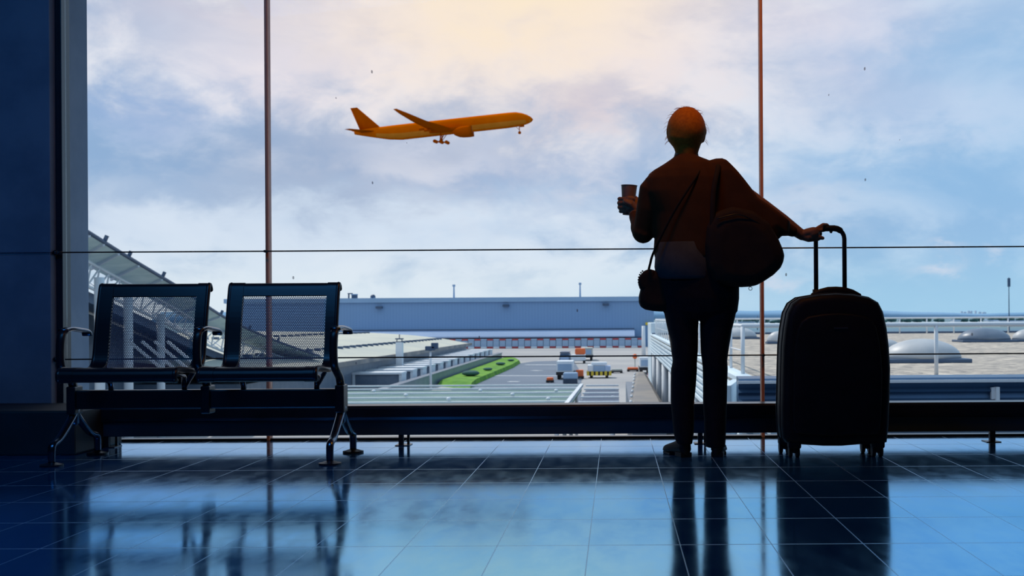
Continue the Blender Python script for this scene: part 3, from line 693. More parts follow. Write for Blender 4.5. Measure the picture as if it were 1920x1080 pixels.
# pale lower belly band as a shell on the fuselage
mb = MB(); rings = []
for x, r_, zc in ((36.0, 1.25, -.62), (33, 2.45, -.2), (30.5, 2.95, 0), (27, 3.1, 0), (10, 3.1, 0), (-10, 3.1, 0), (-16, 3.1, 0), (-21, 2.75, .3), (-26, 2.1, .85)):
    qs = [math.radians(a) for a in (98, 106, 114, 122, 130, 138)]
    rings.append([Vector((x, -(r_+.04)*math.sin(q), zc+(r_+.04)*math.cos(q))) for q in qs]+[Vector((x, -(r_-.1)*math.sin(q), zc+(r_-.1)*math.cos(q))) for q in qs[::-1]])
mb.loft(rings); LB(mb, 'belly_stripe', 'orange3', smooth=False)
def foil(secs, axis):                             # secs: (span, LE x, chord, height, thickness)
    rings = []
    for sp, le, ch, h, th in secs:
        ring = []
        for u_, t_ in ((0, 0), (.08, .6), (.3, 1), (.6, .7), (1, .02), (.6, -.4), (.3, -.6), (.08, -.45)):
            x = le-ch*u_; o_ = t_*th/2
            ring.append(Vector((x, sp, h+o_)) if axis == 'y' else Vector((x, o_, sp)))
        rings.append(ring)
    return MB().loft(rings)
for s_ in (-1, 1):
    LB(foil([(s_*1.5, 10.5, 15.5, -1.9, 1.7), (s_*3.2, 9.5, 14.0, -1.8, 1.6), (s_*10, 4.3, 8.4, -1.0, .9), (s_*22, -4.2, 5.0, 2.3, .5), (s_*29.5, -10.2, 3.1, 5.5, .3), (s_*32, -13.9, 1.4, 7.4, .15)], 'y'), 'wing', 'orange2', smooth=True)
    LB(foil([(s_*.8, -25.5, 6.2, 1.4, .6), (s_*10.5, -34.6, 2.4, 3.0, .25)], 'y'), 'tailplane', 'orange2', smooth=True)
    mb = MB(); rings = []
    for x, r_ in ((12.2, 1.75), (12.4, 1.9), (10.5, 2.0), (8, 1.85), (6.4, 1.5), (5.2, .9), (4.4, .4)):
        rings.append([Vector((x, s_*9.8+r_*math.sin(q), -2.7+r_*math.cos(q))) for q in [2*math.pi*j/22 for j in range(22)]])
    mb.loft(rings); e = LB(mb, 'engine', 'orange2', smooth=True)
    mb = MB().cyl((12.3, s_*9.8, -2.7), (12.42, s_*9.8, -2.7), 1.5, 22); LB(mb, 'intake', 'tyre', e)
    LB(foil([(-1.6, 10.0, 6.5, 0, .5), (-.8, 7.0, 6.5, 0, .5)], 'z'), 'pylon_blade', 'orange2', e).location = (0, s_*9.8, 0)
    mb = MB().bar((-.2, s_*5.5, -2.2), (-.8, s_*5.3, -5.4), .55, .55).bar((1.6, s_*5.4, -2.6), (-.5, s_*5.3, -4.9), .25, .25).bar((-3.0, s_*5.3, -5.2), (1.6, s_*5.3, -6.1), .35, .35)
    g = LB(mb, 'main_landing_gear', 'orange2')
    for x, z in ((-3.0, -5.2), (-.7, -5.65), (1.6, -6.1)):
        for yy in (-.75, .75): LB(MB().cyl((x, s_*5.3+yy-.25, z), (x, s_*5.3+yy+.25, z), .70, 18), 'wheel', 'orange2', g)
    for k in range(1, 4): LB(MB().box(-(3.0+k*1.6), 1.0-k*2.2, s_*(3.6+k*4.6)-.22, s_*(3.6+k*4.6)+.22, -2.35+k*.45, -1.5+k*.45), 'flap_fairing', 'orange2', bevel=.15)
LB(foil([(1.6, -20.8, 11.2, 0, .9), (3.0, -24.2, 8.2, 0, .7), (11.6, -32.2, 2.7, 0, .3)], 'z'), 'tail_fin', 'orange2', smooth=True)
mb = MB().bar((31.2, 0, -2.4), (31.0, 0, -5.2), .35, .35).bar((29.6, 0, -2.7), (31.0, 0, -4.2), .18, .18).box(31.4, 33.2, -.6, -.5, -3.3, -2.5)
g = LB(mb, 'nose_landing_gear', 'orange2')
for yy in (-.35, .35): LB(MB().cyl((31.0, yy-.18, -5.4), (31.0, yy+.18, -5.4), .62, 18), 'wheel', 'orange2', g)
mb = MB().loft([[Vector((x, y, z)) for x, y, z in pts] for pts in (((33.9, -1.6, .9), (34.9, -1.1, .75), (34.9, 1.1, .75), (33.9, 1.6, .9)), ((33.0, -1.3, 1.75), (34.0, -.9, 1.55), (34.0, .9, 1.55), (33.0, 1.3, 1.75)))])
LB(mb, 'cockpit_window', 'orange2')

# ------------------------------------------------------------------ outside: ground, horizon
struct(MB().box(-500, 120, 25, 420, GZ-.5, GZ), 'ground_apron', 'apron')
struct(MB().box(-3500, 3500, 418, 3200, GZ-.9, GZ-.05), 'ground_field', 'field')
struct(MB().box(120, 3500, 25, 418, GZ-.9, GZ-.05), 'ground_field_near', 'field')
P = [onground(*p) for p in ((915, 690), (1000, 678), (1075, 676), (1090, 700), (1090, 760), (800, 760))]
mb = MB().add(P+[p+Vector((0, 0, .03)) for p in P], [tuple(range(6))[::-1], tuple(range(6, 12))]+[(i, (i+1) % 6, 6+(i+1) % 6, 6+i) for i in range(6)])
struct(mb, 'ground_asphalt', 'asphalt')
mb = MB()
for a, b, wd in (((985, 684), (1060, 684), 1.4), ((925, 704.5), (1050, 704.5), 1.0), ((1000, 695), (1012, 694.5), 1.6), ((960, 716), (966, 715), 1.2)):
    a, b = onground(*a, GZ+.04), onground(*b, GZ+.04); mb.bar(a, b, wd, .02)
struct(mb, 'ground_markings', 'mark')
# grass bank
P = [onground(*p) for p in ((818, 724), (925, 676), (945, 673), (968, 676), (976, 681), (962, 690), (890, 722), (880, 730))]
P = [Vector((max(p.x, -17.7), p.y, p.z)) for p in P]; T = [p+Vector((0, 0, .5)) for p in P]; c_ = sum(T, Vector())/8
mb = MB().add(P+[c_+(p-c_)*.93 for p in T], [tuple(range(8))[::-1], tuple(range(8, 16))]+[(i, (i+1) % 8, 8+(i+1) % 8, 8+i) for i in range(8)])
tag(build(mb, 'grass_bank', 'grass'), 'bright green strip of grass beside the grey road', 'grass', kind='stuff')
mb = MB()
for k in range(3): pass
for px, py, s_ in ((872, 714, 1.2), (905, 703, .7), (930, 692, .8), (950, 684, .6)):
    g = onground(px, py); b_ = MB().ball(g+Vector((.6, 0, .5+s_*.26)), (s_*.8, s_*.8, s_*.26), 7)
    tag(build(b_, 'shrub', 'tree', smooth=True), 'small dark shrub on the green grass strip', 'shrub', 'shrubs on the grass strip')
# hills, towers, trees
mb = MB(); rings = []; N = 90
for i in range(N+1):
    px = 300+i*(2300-300)/N; h = 9+3.5*math.sin(px/190+.6)+1.5*math.sin(px/61)+.8*math.sin(px/23)-(px-1400)*.004
    D = 3000; x = (px-CX)/F*D
    rings.append([Vector((x, D-80, GZ)), Vector((x, D+10, CH+h/F*D)), Vector((x, D+120, CH+h*.9/F*D)), Vector((x, D+145, GZ))])
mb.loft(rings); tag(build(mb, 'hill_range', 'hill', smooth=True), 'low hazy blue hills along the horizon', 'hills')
proto = None
for k, (px, h, wd) in enumerate(((1803, 6, 3), (1809, 4, 4), (1816, 8, 3), (1821, 7, 3), (1829, 8, 2.5), (1837, 4, 4), (1845, 3, 6))):
    p = W3(px, 584, 3165); x, z = p.x, p.z-4; wd *= .75
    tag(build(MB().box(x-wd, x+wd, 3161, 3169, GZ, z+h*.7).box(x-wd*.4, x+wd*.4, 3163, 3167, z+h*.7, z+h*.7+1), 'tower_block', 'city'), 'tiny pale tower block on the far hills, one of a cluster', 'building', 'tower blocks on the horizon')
tr = None
for k in range(34):
    px = 1380+k*17+random.uniform(-6, 6); D = 900+random.uniform(0, 200); x = (px-CX)/F*D
    if tr is None:
        tr = thing('far_tree', (x, D, GZ), 'small dark tree in the line before the hills', 'tree', 'trees along the airfield')
        mb = MB()
        for j in range(7): mb.ball((x+random.uniform(-1.6, 1.6), D+random.uniform(-1.5, 1.5), GZ+3.0+random.uniform(-.7, 1.0)), (1.7, 1.6, 1.2), 5)
        build(mb, 'crown', 'tree', tr, smooth=True); build(MB().cyl((x, D, GZ), (x, D, GZ+2.6), .25, 8), 'trunk', 'ramp', tr)
        t0 = tr
    else:
        o = dup(t0, (x, D, GZ)); s_ = random.uniform(.8, 1.15); o.scale = (s_*random.uniform(1, 1.8), s_, s_)
for px, wd, D, lb in ((1905, 60, 700, 'flat white airport shed at the right edge before the hills'), (1862, 18, 800, 'small white airport shed beyond the dark skylight'), (1795, 12, 860, 'narrow white shed beyond the big skylight dome'), (1400, 30, 760, 'white shed beyond the railing beside the person')):
    a, b = (px-wd/2-CX)/F*D, (px+wd/2-CX)/F*D; t_ = thing('shed', ((a+b)/2, D, GZ), lb, 'building')
    build(MB().box(a, b, D, D+10, GZ, -3.0), 'wall', 'white', t_); build(MB().box(a-.4, b+.4, D-.5, D+10.5, -3.0, -2.6), 'roof', 'awning', t_)
p = W3(1892, 592, 420); pz = W3(1892, 520, 420).z
t_ = thing('radio_mast', (p.x, 420, GZ), 'tall thin mast rising above the horizon at the far right', 'mast')
build(MB().cyl((p.x, 420, GZ), (p.x, 420, pz), .22, 8, .12), 'pole', 'darkblue', t_); build(MB().box(p.x-.4, p.x+.4, 419.6, 420.4, pz-3.2, pz-.3), 'aerial', 'darkblue', t_)
# ------------------------------------------------------------------ far hall
BLD = 278
def fx(px): return (px-CX)/F*BLD
def fz(py, px=950): return W3(px, py, BLD).z
hall = thing('cargo_hall', (fx(830), BLD+20, GZ), 'long flat-roofed blue-grey hall across the apron', 'building')
xa, xb = fx(425), fx(1226)
build(MB().box(xa, xb, BLD, BLD+60, GZ, fz(566)), 'wall', 'facade', hall)
build(MB().box(xa-.5, xb+.5, BLD-.5, BLD+60.5, fz(566), fz(557.5)), 'roof_edge', 'facadetop', hall)
mb = MB(); za, zb = fz(632), fz(620)
mb.loft([[Vector((x, BLD-a, z)) for a, z in ((0, zb+.1), (5, zb-.15), (6, za+.25), (6, za), (0, za))] for x in (fx(655), fx(1189))])
build(mb, 'awning', 'awning', hall)
build(MB().box(fx(650), fx(1189), BLD-.4, BLD-.1, fz(622), fz(617)), 'gutter', 'darkblue', hall)
build(MB().box(fx(700), fx(1206), BLD-3.5, BLD-3.0, GZ, fz(632)), 'loading_front', 'darkblue', hall)
for px, py in ((712, 575), (949, 573), (1136, 572)): build(MB().box(fx(px)-.7, fx(px)+.7, BLD-1.2, BLD, fz(py)-.25, fz(py)+.25), 'wall_lamp', 'darkblue', hall)
sg = build(MB().box(fx(1210), fx(1224), BLD-.9, BLD-.5, fz(611), fz(606)), 'sign_panel', 'yellow', hall)
for px, py, lb in ((847, 532, 'thin mast on the roof of the far hall, left of centre'), (1087, 530, 'thin mast on the roof of the far hall, left of the person')):
    x = fx(px); tag(build(MB().cyl((x, BLD+4, fz(557.5)), (x, BLD+4, fz(py)), .22, 8, .14).box(x-.3, x+.3, BLD+3.8, BLD+4.2, fz(py)-.5, fz(py)), 'roof_mast', 'block'), lb, 'mast')
x = fx(647); tag(build(MB().cyl((x, BLD+4, fz(557.5)), (x, BLD+4, fz(547)), .18, 8).box(x-.2, x+.9, BLD+3.8, BLD+4.2, fz(549), fz(547)), 'roof_lamp', 'darkblue'), 'small lamp post on the left end of the far roof', 'lamp')
for px, w_, h_, lb in ((658, 5, 8, 'square dark unit on the roof of the far hall beside the chair back'), (693, 4.5, 7, 'rounded dark unit on the roof of the far hall')):
    x = fx(px); t_ = thing('roof_unit', (x, BLD+4, fz(558)), lb, 'ventilator')
    z = fz(558)
    if w_ == 5: build(MB().box(x-.6, x+.6, BLD+3.4, BLD+4.6, z, z+1), 'casing', 'darkblue', t_, bevel=.08); build(MB().box(x-.65, x+.65, BLD+3.3, BLD+4.7, z+.9, z+1.1), 'cap', 'block', t_)
    else: build(MB().ball((x, BLD+4, z+.4), (.6, .6, .6), 8), 'casing', 'darkblue', t_, smooth=True); build(MB().box(x-.5, x+.5, BLD+3.5, BLD+4.5, z, z+.3), 'base', 'block', t_)
# striped barrier blocks in front of the hall
BY = 268
def bz(py): return CH-(py-596.5)/F*BY
bx0 = (819-CX)/F*BY; pit = 23.5/F*BY; zb_, zt_ = GZ, bz(636)
def block(kind, x):
    t_ = thing('barrier_block', (x+pit/4, BY, zb_), 'red-topped barrier block in the row before the far hall' if kind else 'plain grey-blue barrier block in the row before the far hall', 'barrier', 'red-topped barrier blocks' if kind else 'plain barrier blocks')
    h = zt_-zb_
    build(MB().box(x+.04, x+pit/2-.04, BY-.6, BY+.6, zb_+h*.2, zt_-h*.14), 'body', 'block', t_, bevel=.05)
    build(MB().box(x+.02, x+pit/2-.02, BY-.65, BY+.65, zt_-h*.14, zt_), 'cap', 'red' if kind else 'block', t_, bevel=.05)
    build(MB().box(x+.02, x+pit/2-.02, BY-.7, BY+.7, zb_, zb_+h*.2), 'foot', 'red' if kind else 'white', t_, bevel=.05)
    return t_
pr, pw = block(1, bx0), block(0, bx0+pit/2)
for k in range(1, 17):
    dup(pr, pr.location+Vector((pit*k, 0, 0)))
    if k < 16: dup(pw, pw.location+Vector((pit*k, 0, 0)))
# lamp posts
def lamppost(px, pyt, D, zb0, lb, r_=.12, head=True, m_='white'):
    p = W3(px, pyt, D); t_ = thing('lamp_post', (p.x, D, zb0), lb, 'lamp post')
    build(MB().cyl((p.x, D, zb0), (p.x, D, p.z), r_, 10, r_*.8), 'pole', m_, t_, smooth=True)
    if head: build(MB().box(p.x-.45, p.x+.45, D-.3, D+.3, p.z-.25, p.z+.15).box(p.x+.1, p.x+.7, D-.3, D+.3, p.z-.1, p.z+.45), 'lamp_head', 'darkblue', t_, bevel=.06)
    return t_
lamppost(807, 652, 112, GZ, 'slim white lamp post behind the slatted glass canopy')
lamppost(1206.5, 611, 205, GZ, 'thick white post beside the far end of the hall', .35, False)
lamppost(1420, 592, 600, GZ, 'thin far pole near the tall window mullion', .2, False, 'darkblue')
p = W3(749, 642, 123.5)
t_ = thing('vent_tower', (p.x, 123.5, -5.2), 'white square vent tower standing before the cream roof', 'tower')
build(MB().box(p.x-.33, p.x+.33, 123.1, 123.9, -5.2, p.z), 'shaft', 'white', t_, bevel=.03)
build(MB().bar((p.x-.3, 123.5, p.z), (p.x-.22, 123.5, p.z+.35), .08, .08).bar((p.x+.3, 123.5, p.z), (p.x+.22, 123.5, p.z+.35), .08, .08).box(p.x-.4, p.x+.4, 123.3, 123.7, p.z+.3, p.z+.42).cyl((p.x, 123.5, p.z+.4), (p.x, 123.5, p.z+.8), .05), 'lamp_bracket', 'darkblue', t_)
# ------------------------------------------------------------------ left terminal: retaining wall, units, cream roof, truss canopy
tag(build(MB().box(-18.4, -17.9, 92, 192, GZ, -4.85).box(-18.5, -17.8, 92, 192, -4.85, -4.75), 'retaining_wall', 'panelwall' if 'panelwall' in MT else 'domedark'), 'dark grey-blue retaining wall above the green grass strip', 'wall')
tag(build(MB().box(-60, -18.45, 106.5, 192, GZ, -5.2), 'service_deck', 'domedark'), 'dull blue-grey service deck beneath the cream roof', 'deck')
un = None
for k in range(14):
    D = 108.8+k*5.9; x = -21.0
    if un is None:
        un = thing('deck_unit', (x, D, -5.2), 'white box-shaped unit in the row behind the retaining wall', 'unit', 'white units on the deck')
        build(MB().box(x-2.2, x+2.2, D-1.3, D+1.3, -4.25, -4.05), 'lid', 'white', un, bevel=.03)
        build(MB().box(x-1.9, x+1.9, D-1.1, D+1.1, -5.2, -4.25), 'casing', 'domedark', un)
        for sx in (-1, 1): build(MB().box(x+sx*2.05-.12, x+sx*2.05+.12, D-1.2, D+1.2, -5.2, -4.25), 'frame', 'white', un)
    else: dup(un, (x, D, -5.2))
pipe = None
# cream roof
RY0, RY1 = 76, 192
def roofz(x, D): return 0
mb = MB(); rings = []
for i in range(25):
    D = RY0+(RY1-RY0)*i/24; k = (D-RY0)/(RY1-RY0)
    e = Vector((-22.4-.5*k, D, -2.75-.45*k)); ring = []
    for u_, h in ((0, 0), (4, .75), (9, 1.35), (15, 1.75), (24, 2.0), (34, 2.1)): ring.append(e+Vector((-u_, 0, h-k*.1)))
    ring += [p+Vector((0, 0, -.35)) for p in ring[::-1]]; rings.append(ring)
mb.loft(rings)
cr = thing('terminal_roof', (-35, 130, GZ), 'broad low cream roof of the terminal wing left of the apron', 'roof')
build(mb, 'roof_shell', 'cream', cr)
mb = MB()
for i in range(2, 38):
    D = RY0+3*i
    if D > RY1: break
    for u_, h in ((4, .75), (15, 1.75)):
        k = (D-RY0)/(RY1-RY0); mb.box(-22.4-.5*k-u_-.25, -22.4-.5*k-u_+.25, D-.35, D+.35, -2.75-.55*k+h-.1, -2.75-.55*k+h+.22)
tag(build(mb, 'roof_vent_row', 'darkblue', cr), kind='stuff')
build(MB().box(-58, -23.2, RY0+1, RY1-2, GZ, -3.4), 'wall', 'domedark', cr)
build(MB().bar((-22.2, RY0, -2.95), (-22.7, RY1, -3.4), .3, .4), 'eave', 'ramp', cr)
# truss canopy sweeping down from the left
cp = thing('truss_canopy', (-28, 62, GZ), 'curved glazed canopy with white lattice girder behind the left bench seat', 'canopy')
E = catmull([W3(20, 350, 45), W3(100, 396, 49), W3(168, 437, 52), W3(240, 482, 58), W3(345, 545, 68), W3(430, 600, 80), W3(520, 640, 90), W3(600, 668, 97)], 5)
inn = [p+Vector((-2.6, 3.0, -.55)) for p in E]
mb = MB(); rings = [[a, b, b+Vector((0, 0, -.06)), a+Vector((0, 0, -.06))] for a, b in zip(E, inn)]
build(mb.loft(rings), 'roof_glazing', 'canopyglass', cp)
build(MB().tube(E, .09, 8), 'edge_beam', 'darkblue', cp, smooth=True)
for i in range(0, len(E), 2): build(MB().bar(E[i]+Vector((0, 0, -.1)), inn[i]+Vector((0, 0, -.12)), .09, .16), 'roof_rib', 'white', cp)
for i in range(0, len(E)-1, 3): build(MB().bar(E[i]+Vector((0, 0, -.05)), E[i]+Vector((.15, 0, .28)), .14, .14), 'edge_bracket', 'darkblue', cp)
top = [p+Vector((-1.3, 1.0, -.72)) for p in E]; bot = [p+Vector((-1.6, 1.2, -1.75)) for p in E]
build(MB().tube(top, .075, 8), 'girder_chord', 'white', cp, smooth=True); build(MB().tube(bot, .075, 8), 'girder_chord', 'white', cp, smooth=True)
for i in range(len(E)-1):
    build(MB().bar(top[i], bot[i], .06, .06), 'girder_strut', 'white', cp); build(MB().bar(bot[i], top[i+1], .06, .06), 'girder_strut', 'white', cp)
    if i % 1 == 0: build(MB().bar(bot[i], bot[i]+Vector((-2.0, 2.4, .9)), .06, .06), 'girder_strut', 'white', cp)
mb = MB(); rings = []
for p in E:
    a = p+Vector((-2.0, 1.6, -1.85)); b = p+Vector((-9, 9, -1.2)); rings.append([a, b, b+Vector((0, 0, -.25)), a+Vector((0, 0, -.5))])
build(mb.loft(rings), 'soffit', 'darkblue', cp)
bw = []
for p in E: bw.append([p+Vector((-6.0, 6, -2.0)), p+Vector((-6.5, 6.5, -2.0)), Vector((p.x-6.5, p.y+6.5, GZ)), Vector((p.x-6.0, p.y+6, GZ))])
build(MB().loft(bw), 'curtain_wall', 'domedark', cp)
for px, pt_, D in ((240, 548, 60), (301, 588, 68), (186, 520, 55), (441, 650, 84)):
    a = W3(px, pt_, D); build(MB().cyl((a.x, D, GZ), (a.x, D, a.z), .22, 14), 'column', 'white', cp, smooth=True)
for i in (12, 16, 20, 24): build(MB().bar(W3(170+i*6, 640, 58), W3(230+i*6, 690, 58), .12, .12), 'brace', 'white', cp)

# ------------------------------------------------------------------ slatted glass canopies below the window
SZ = -3.0
def canopy(label, XL, xr_fn, Ds, m_g):
    c0 = Vector(((XL+xr_fn(Ds[0]))/2, (Ds[0]+Ds[-1])/2, GZ)); t_ = thing('slatted_canopy', c0, label, 'canopy')
    for i, D in enumerate(Ds): build(MB().box(XL, xr_fn(D), D-.10, D+.10, SZ-.04, SZ+.04), 'slat', 'white', t_, bevel=.015)
    vs = [Vector((XL, Ds[0], SZ-.25)), Vector((xr_fn(Ds[0]), Ds[0], SZ-.25)), Vector((xr_fn(Ds[-1]), Ds[-1], SZ-.25)), Vector((XL, Ds[-1], SZ-.25))]
    mb = MB().add(vs+[v+Vector((0, 0, -.06)) for v in vs], [(0, 1, 2, 3), (7, 6, 5, 4)]+[(i, 4+i, 4+(i+1) % 4, (i+1) % 4) for i in range(4)])
    build(mb, 'glazing', m_g, t_)
    if m_g == 'glassroof': build(MB().bar((xr_fn(Ds[0]), Ds[0], SZ), (xr_fn(Ds[-1]), Ds[-1], SZ), .18, .14), 'edge_beam', 'white', t_)
    for k in range(4):
        D = Ds[0]+(Ds[-1]-Ds[0])*k/3; x = xr_fn(D)-.3; build(MB().cyl((x, D, GZ), (x, D, SZ-.2), .09, 8), 'post', 'white', t_)
    return t_
Ds = [3.65*F/(y-596.3) for y in (765, 753.5, 745, 736.5, 728.5, 722.5)]
Ds2 = [3.65*F/(y-595) for y in (765, 754, 744.5, 737, 729.5, 722.5)]
canopy('long glass canopy with pale horizontal slats right of the bench', -15, lambda D: (1062-CX)/F*52+(D-52)*.015, Ds, 'glassroof')
canopy('short canopy of pale slats between the long glass canopy and the walkway roof', (1092-CX)/F*60, lambda D: .12, Ds2[::1], 'darkblue')
# small fittings on the slats
ft = None
for k, (px, py) in enumerate(((1027, 755), (1042, 739), (700, 738), (760, 746), (900, 738), (960, 746), (840, 754))):
    D = 3.65*F/(py-597); x = (px-CX)/F*D
    if ft is None:
        ft = build(MB().ball((x, D, SZ+.14), (.1, .1, .08), 6), 'canopy_light', 'white', smooth=True); tag(ft, 'small round white fitting on a slat of the long glass canopy', 'light', 'fittings on the glass canopy')
    else: o = ft.copy(); COL.objects.link(o); o.location = (x, D, ft.location.z)
# walkway roof
wk = thing('covered_walkway', (1.2, 62, GZ), 'grey-brown flat walkway roof running away beside the white clad wall', 'walkway')
mb = MB(); a, b = 46, 80
mb.loft([[Vector((x, y, z)) for x, z in ((c1, SZ-.15), (c1+.25, SZ+.1), (c2-.25, SZ+.1), (c2, SZ-.15), (c2, SZ-.5), (c1, SZ-.5))] for y, c1, c2 in ((a, .35, 2.05), (b, 1.2, 2.0))])
build(mb, 'roof', 'ramp', wk); build(MB().box(.6, 1.9, a+1, b-1, GZ, SZ-.5), 'wall', 'domedark', wk)
mb = MB()
for k in range(9): mb.ball((.52+k*.08, 48+k*3.6, SZ+.1), (.07, .12, .08), 5)
tag(build(mb, 'edge_bolt', 'white', wk), kind='stuff')

# ------------------------------------------------------------------ gravel roof building on the right
RZ = -.53; RXL = 2.38
gr = thing('gravel_roof_building', (40, 60, GZ), 'flat building with pale gravel roof and white ribbed side wall', 'building')
build(MB().box(RXL, 90, 23.6, 84, RZ-.3, RZ), 'gravel_roof', 'gravel', gr)
build(MB().box(RXL+.6, 90, 24.5, 83, GZ, RZ-.3), 'core_wall', 'domedark', gr)
mb = MB(); prf = []
nrib = 7; z1, z0 = RZ+.05, RZ-1.25
for k in range(nrib):
    za = z1-(z1-z0)*k/nrib; zc = z1-(z1-z0)*(k+1)/nrib; prf += [(RXL+.05, za), (RXL-.06, za-.03), (RXL-.06, zc+.07), (RXL+.05, zc+.03)]
prf += [(RXL+.2, z0), (RXL+.2, z1)]
mb.loft([[Vector((x, y, z)) for x, z in prf] for y in (18.5, 84)])
build(mb, 'ribbed_cladding', 'louver', gr)
for k in range(7):
    D = 30+k*8.3; build(MB().cyl((RXL+.12, D, GZ), (RXL+.12, D, z0), .17, 14), 'column', 'white', gr, smooth=True)
build(MB().box(RXL-.0, RXL+1.6, 84, 92, GZ, .25), 'end_block', 'louver', gr, bevel=.04)
# parapet band in front of the gravel
pa = thing('steel_parapet', (6, 17, -1.6), 'ribbed blue steel parapet just outside the right-hand window', 'parapet')
PDp = 17.0
def pz(py): return CH-(py-592.5)/F*PDp
prf = [(.3, pz(706)), (-.02, pz(709)), (-.06, pz(714)), (0, pz(720)), (.03, pz(728)), (-.03, pz(735)), (.05, pz(739)), (.03, pz(748)), (-.04, pz(752)), (-.04, pz(757)), (.05, pz(762)), (.05, pz(800)), (.3, pz(800))]
xL = (1384-CX)/F*PDp
mb = MB().loft([[Vector((x, PDp+a, z)) for a, z in prf] for x in (xL, 14)])
build(mb, 'profile', 'parapet', pa)
build(MB().box(xL-.02, 14, PDp-.09, PDp-.05, pz(718), pz(713)), 'top_strip', 'white', pa)
for px in (1866,): x = (px-CX)/F*PDp; build(MB().box(x-.02, x+.03, PDp-.09, PDp+.02, pz(757), pz(727)).box(x-.07, x-.02, PDp-.05, PDp+.02, pz(750), pz(728)), 'joint_bracket', 'white', pa)
mb = MB().loft([[Vector((x, y, z)) for x, z in ((c1, zz), (c1+.14, zz+.0), (c1+.14, zz-.9), (c1, zz-.9))] for y, c1, zz in ((17.1, 1.45, pz(716)-.05), (23.5, 2.22, RZ-.02))])
build(mb, 'sloping_cap', 'louver', pa)
# railings
def railing(label, pts, zb0, hgt, r_, step, mid=True):
    t_ = thing('roof_railing', (*((pts[0]+pts[-1])/2)[:2], zb0), label, 'railing')
    build(MB().tube([p+Vector((0, 0, zb0+hgt)) for p in pts], r_, 8), 'top_rail', 'white', t_, smooth=True)
    if mid: build(MB().tube([p+Vector((0, 0, zb0+hgt*.5)) for p in pts], r_*.4, 6), 'mid_rail', 'white', t_, smooth=True)
    for a, b in zip(pts, pts[1:]):
        n_ = max(1, round((b-a).length/step))
        for k in range(n_+(1 if b is pts[-1] else 0)): q = a.lerp(b, k/n_); build(MB().cyl(q+Vector((0, 0, zb0)), q+Vector((0, 0, zb0+hgt)), r_*.9, 8), 'post', 'white', t_, smooth=True)
    return t_
x1755 = (1755-CX)/F*24.2
railing('near white railing on the gravel roof behind the suitcase', [Vector((x1755-3.18*1.2, 24.2, 0)), Vector((x1755, 24.2, 0)), Vector((x1755+9.6, 24.2, 0))], RZ, 1.0, .045, 3.2, False)
railing('white railing along the left edge of the gravel roof beside the person', [Vector((x1755-3.18*1.2, 24.2, 0)), Vector((2.52, 24.4, 0)), Vector((2.52, 78, 0))], RZ, 1.0, .035, 1.1 if False else 2.6, True)
xf = (1620-CX)/F*78
railing('far thin white railing along the back of the gravel roof', [Vector((2.6, 80, 0)), Vector((45, 80, 0))], RZ, 1.02, .055, 1.75, False)
struct(MB().box(2.4, 60, 81, 82.5, RZ, RZ+.12), 'trim_20', 'darkblue')
# skylight domes
def dome(px, py, wpx, hpx, m_, lb):
    D = (CH-RZ)*F/(py-CY+(px-CX)*ROLL); x = (px-CX)/F*D; wd = wpx/F*D/2; h = hpx/F*D
    t_ = thing('skylight_dome', (x, D+wd*.6, RZ), lb, 'skylight'); mb = MB(); rings = []; yc = D+wd*.75
    for i in range(9):
        q = math.pi/2*i/8.2; rings.append([Vector((x+wd*math.cos(q)*math.cos(a), yc+wd*.75*math.cos(q)*math.sin(a), RZ+.10+(h-.1)*math.sin(q))) for a in [2*math.pi*j/32 for j in range(32)]])
    mb.loft(rings); build(mb, 'dome_shell', m_, t_, smooth=True)
    build(MB().box(x-wd*1.02, x+wd*1.08, D, yc+wd*.78, RZ, RZ+.10), 'kerb', 'darkblue', t_, bevel=.02)
    return t_
dome(1742, 681, 150, 45, 'dome', 'largest pale skylight dome on the gravel roof, right of the suitcase')
dome(1664, 660, 60, 24, 'dome', 'smaller pale skylight dome partly behind the suitcase')
dome(1856, 642, 100, 27, 'domedark', 'dark skylight dome near the far railing at the right')
dome(1935, 641, 60, 24, 'dome', 'pale skylight dome cut by the right edge of the photo')
dome(1462, 645, 46, 24, 'dome', 'pale skylight dome partly hidden by the suitcase left side')
dome(1385, 636, 74, 22, 'dome', 'pale skylight dome beside the leg of the person')

# ------------------------------------------------------------------ vehicles and goods on the apron
def gx(px, D): return (px-CX)/F*D
def gbox(mb, p0, p1, y0, y1, z0, z1, D): return mb.box(gx(p0, D), gx(p1, D), y0, y1, z0, z1)
def zpix(py, D): return CH-(py-595.5)/F*D
def wheels(t_, x0_, x1_, y0_, y1_, r_=.45):
    for x in (x0_, x1_):
        for y in (y0_, y1_): build(MB().cyl((x-.15, y, GZ+r_), (x+.15, y, GZ+r_), r_, 12), 'wheel', 'tyre', t_)
# blue-windowed van
D = 150; a, b = gx(1046, D), gx(1070, D); t_ = thing('van', ((a+b)/2, D+2, GZ), 'dark-roofed van with pale blue front on the apron', 'van')
mb = MB(); zt0 = zpix(665, D); zt0 = max(zt0, GZ+2.3)
mb.loft([[Vector((x, y, z)) for x, z in ((a, GZ+.45), (b, GZ+.45), (b-.1, GZ+1.4), (b-.25, zt0), (a+.25, zt0), (a+.1, GZ+1.4))] for y in (D, D+4.5)])
build(mb, 'body', 'darkblue', t_, bevel=.08); build(MB().box(a+.25, b-.25, D-.05, D+.1, GZ+1.1, zt0-.35), 'windscreen', 'awning', t_)
build(MB().box(a+.2, b-.2, D+.3, D+4.2, zt0, zt0+.12), 'roof_rack', 'vglass', t_); wheels(t_, a+.1, b-.1, D+.8, D+3.8)
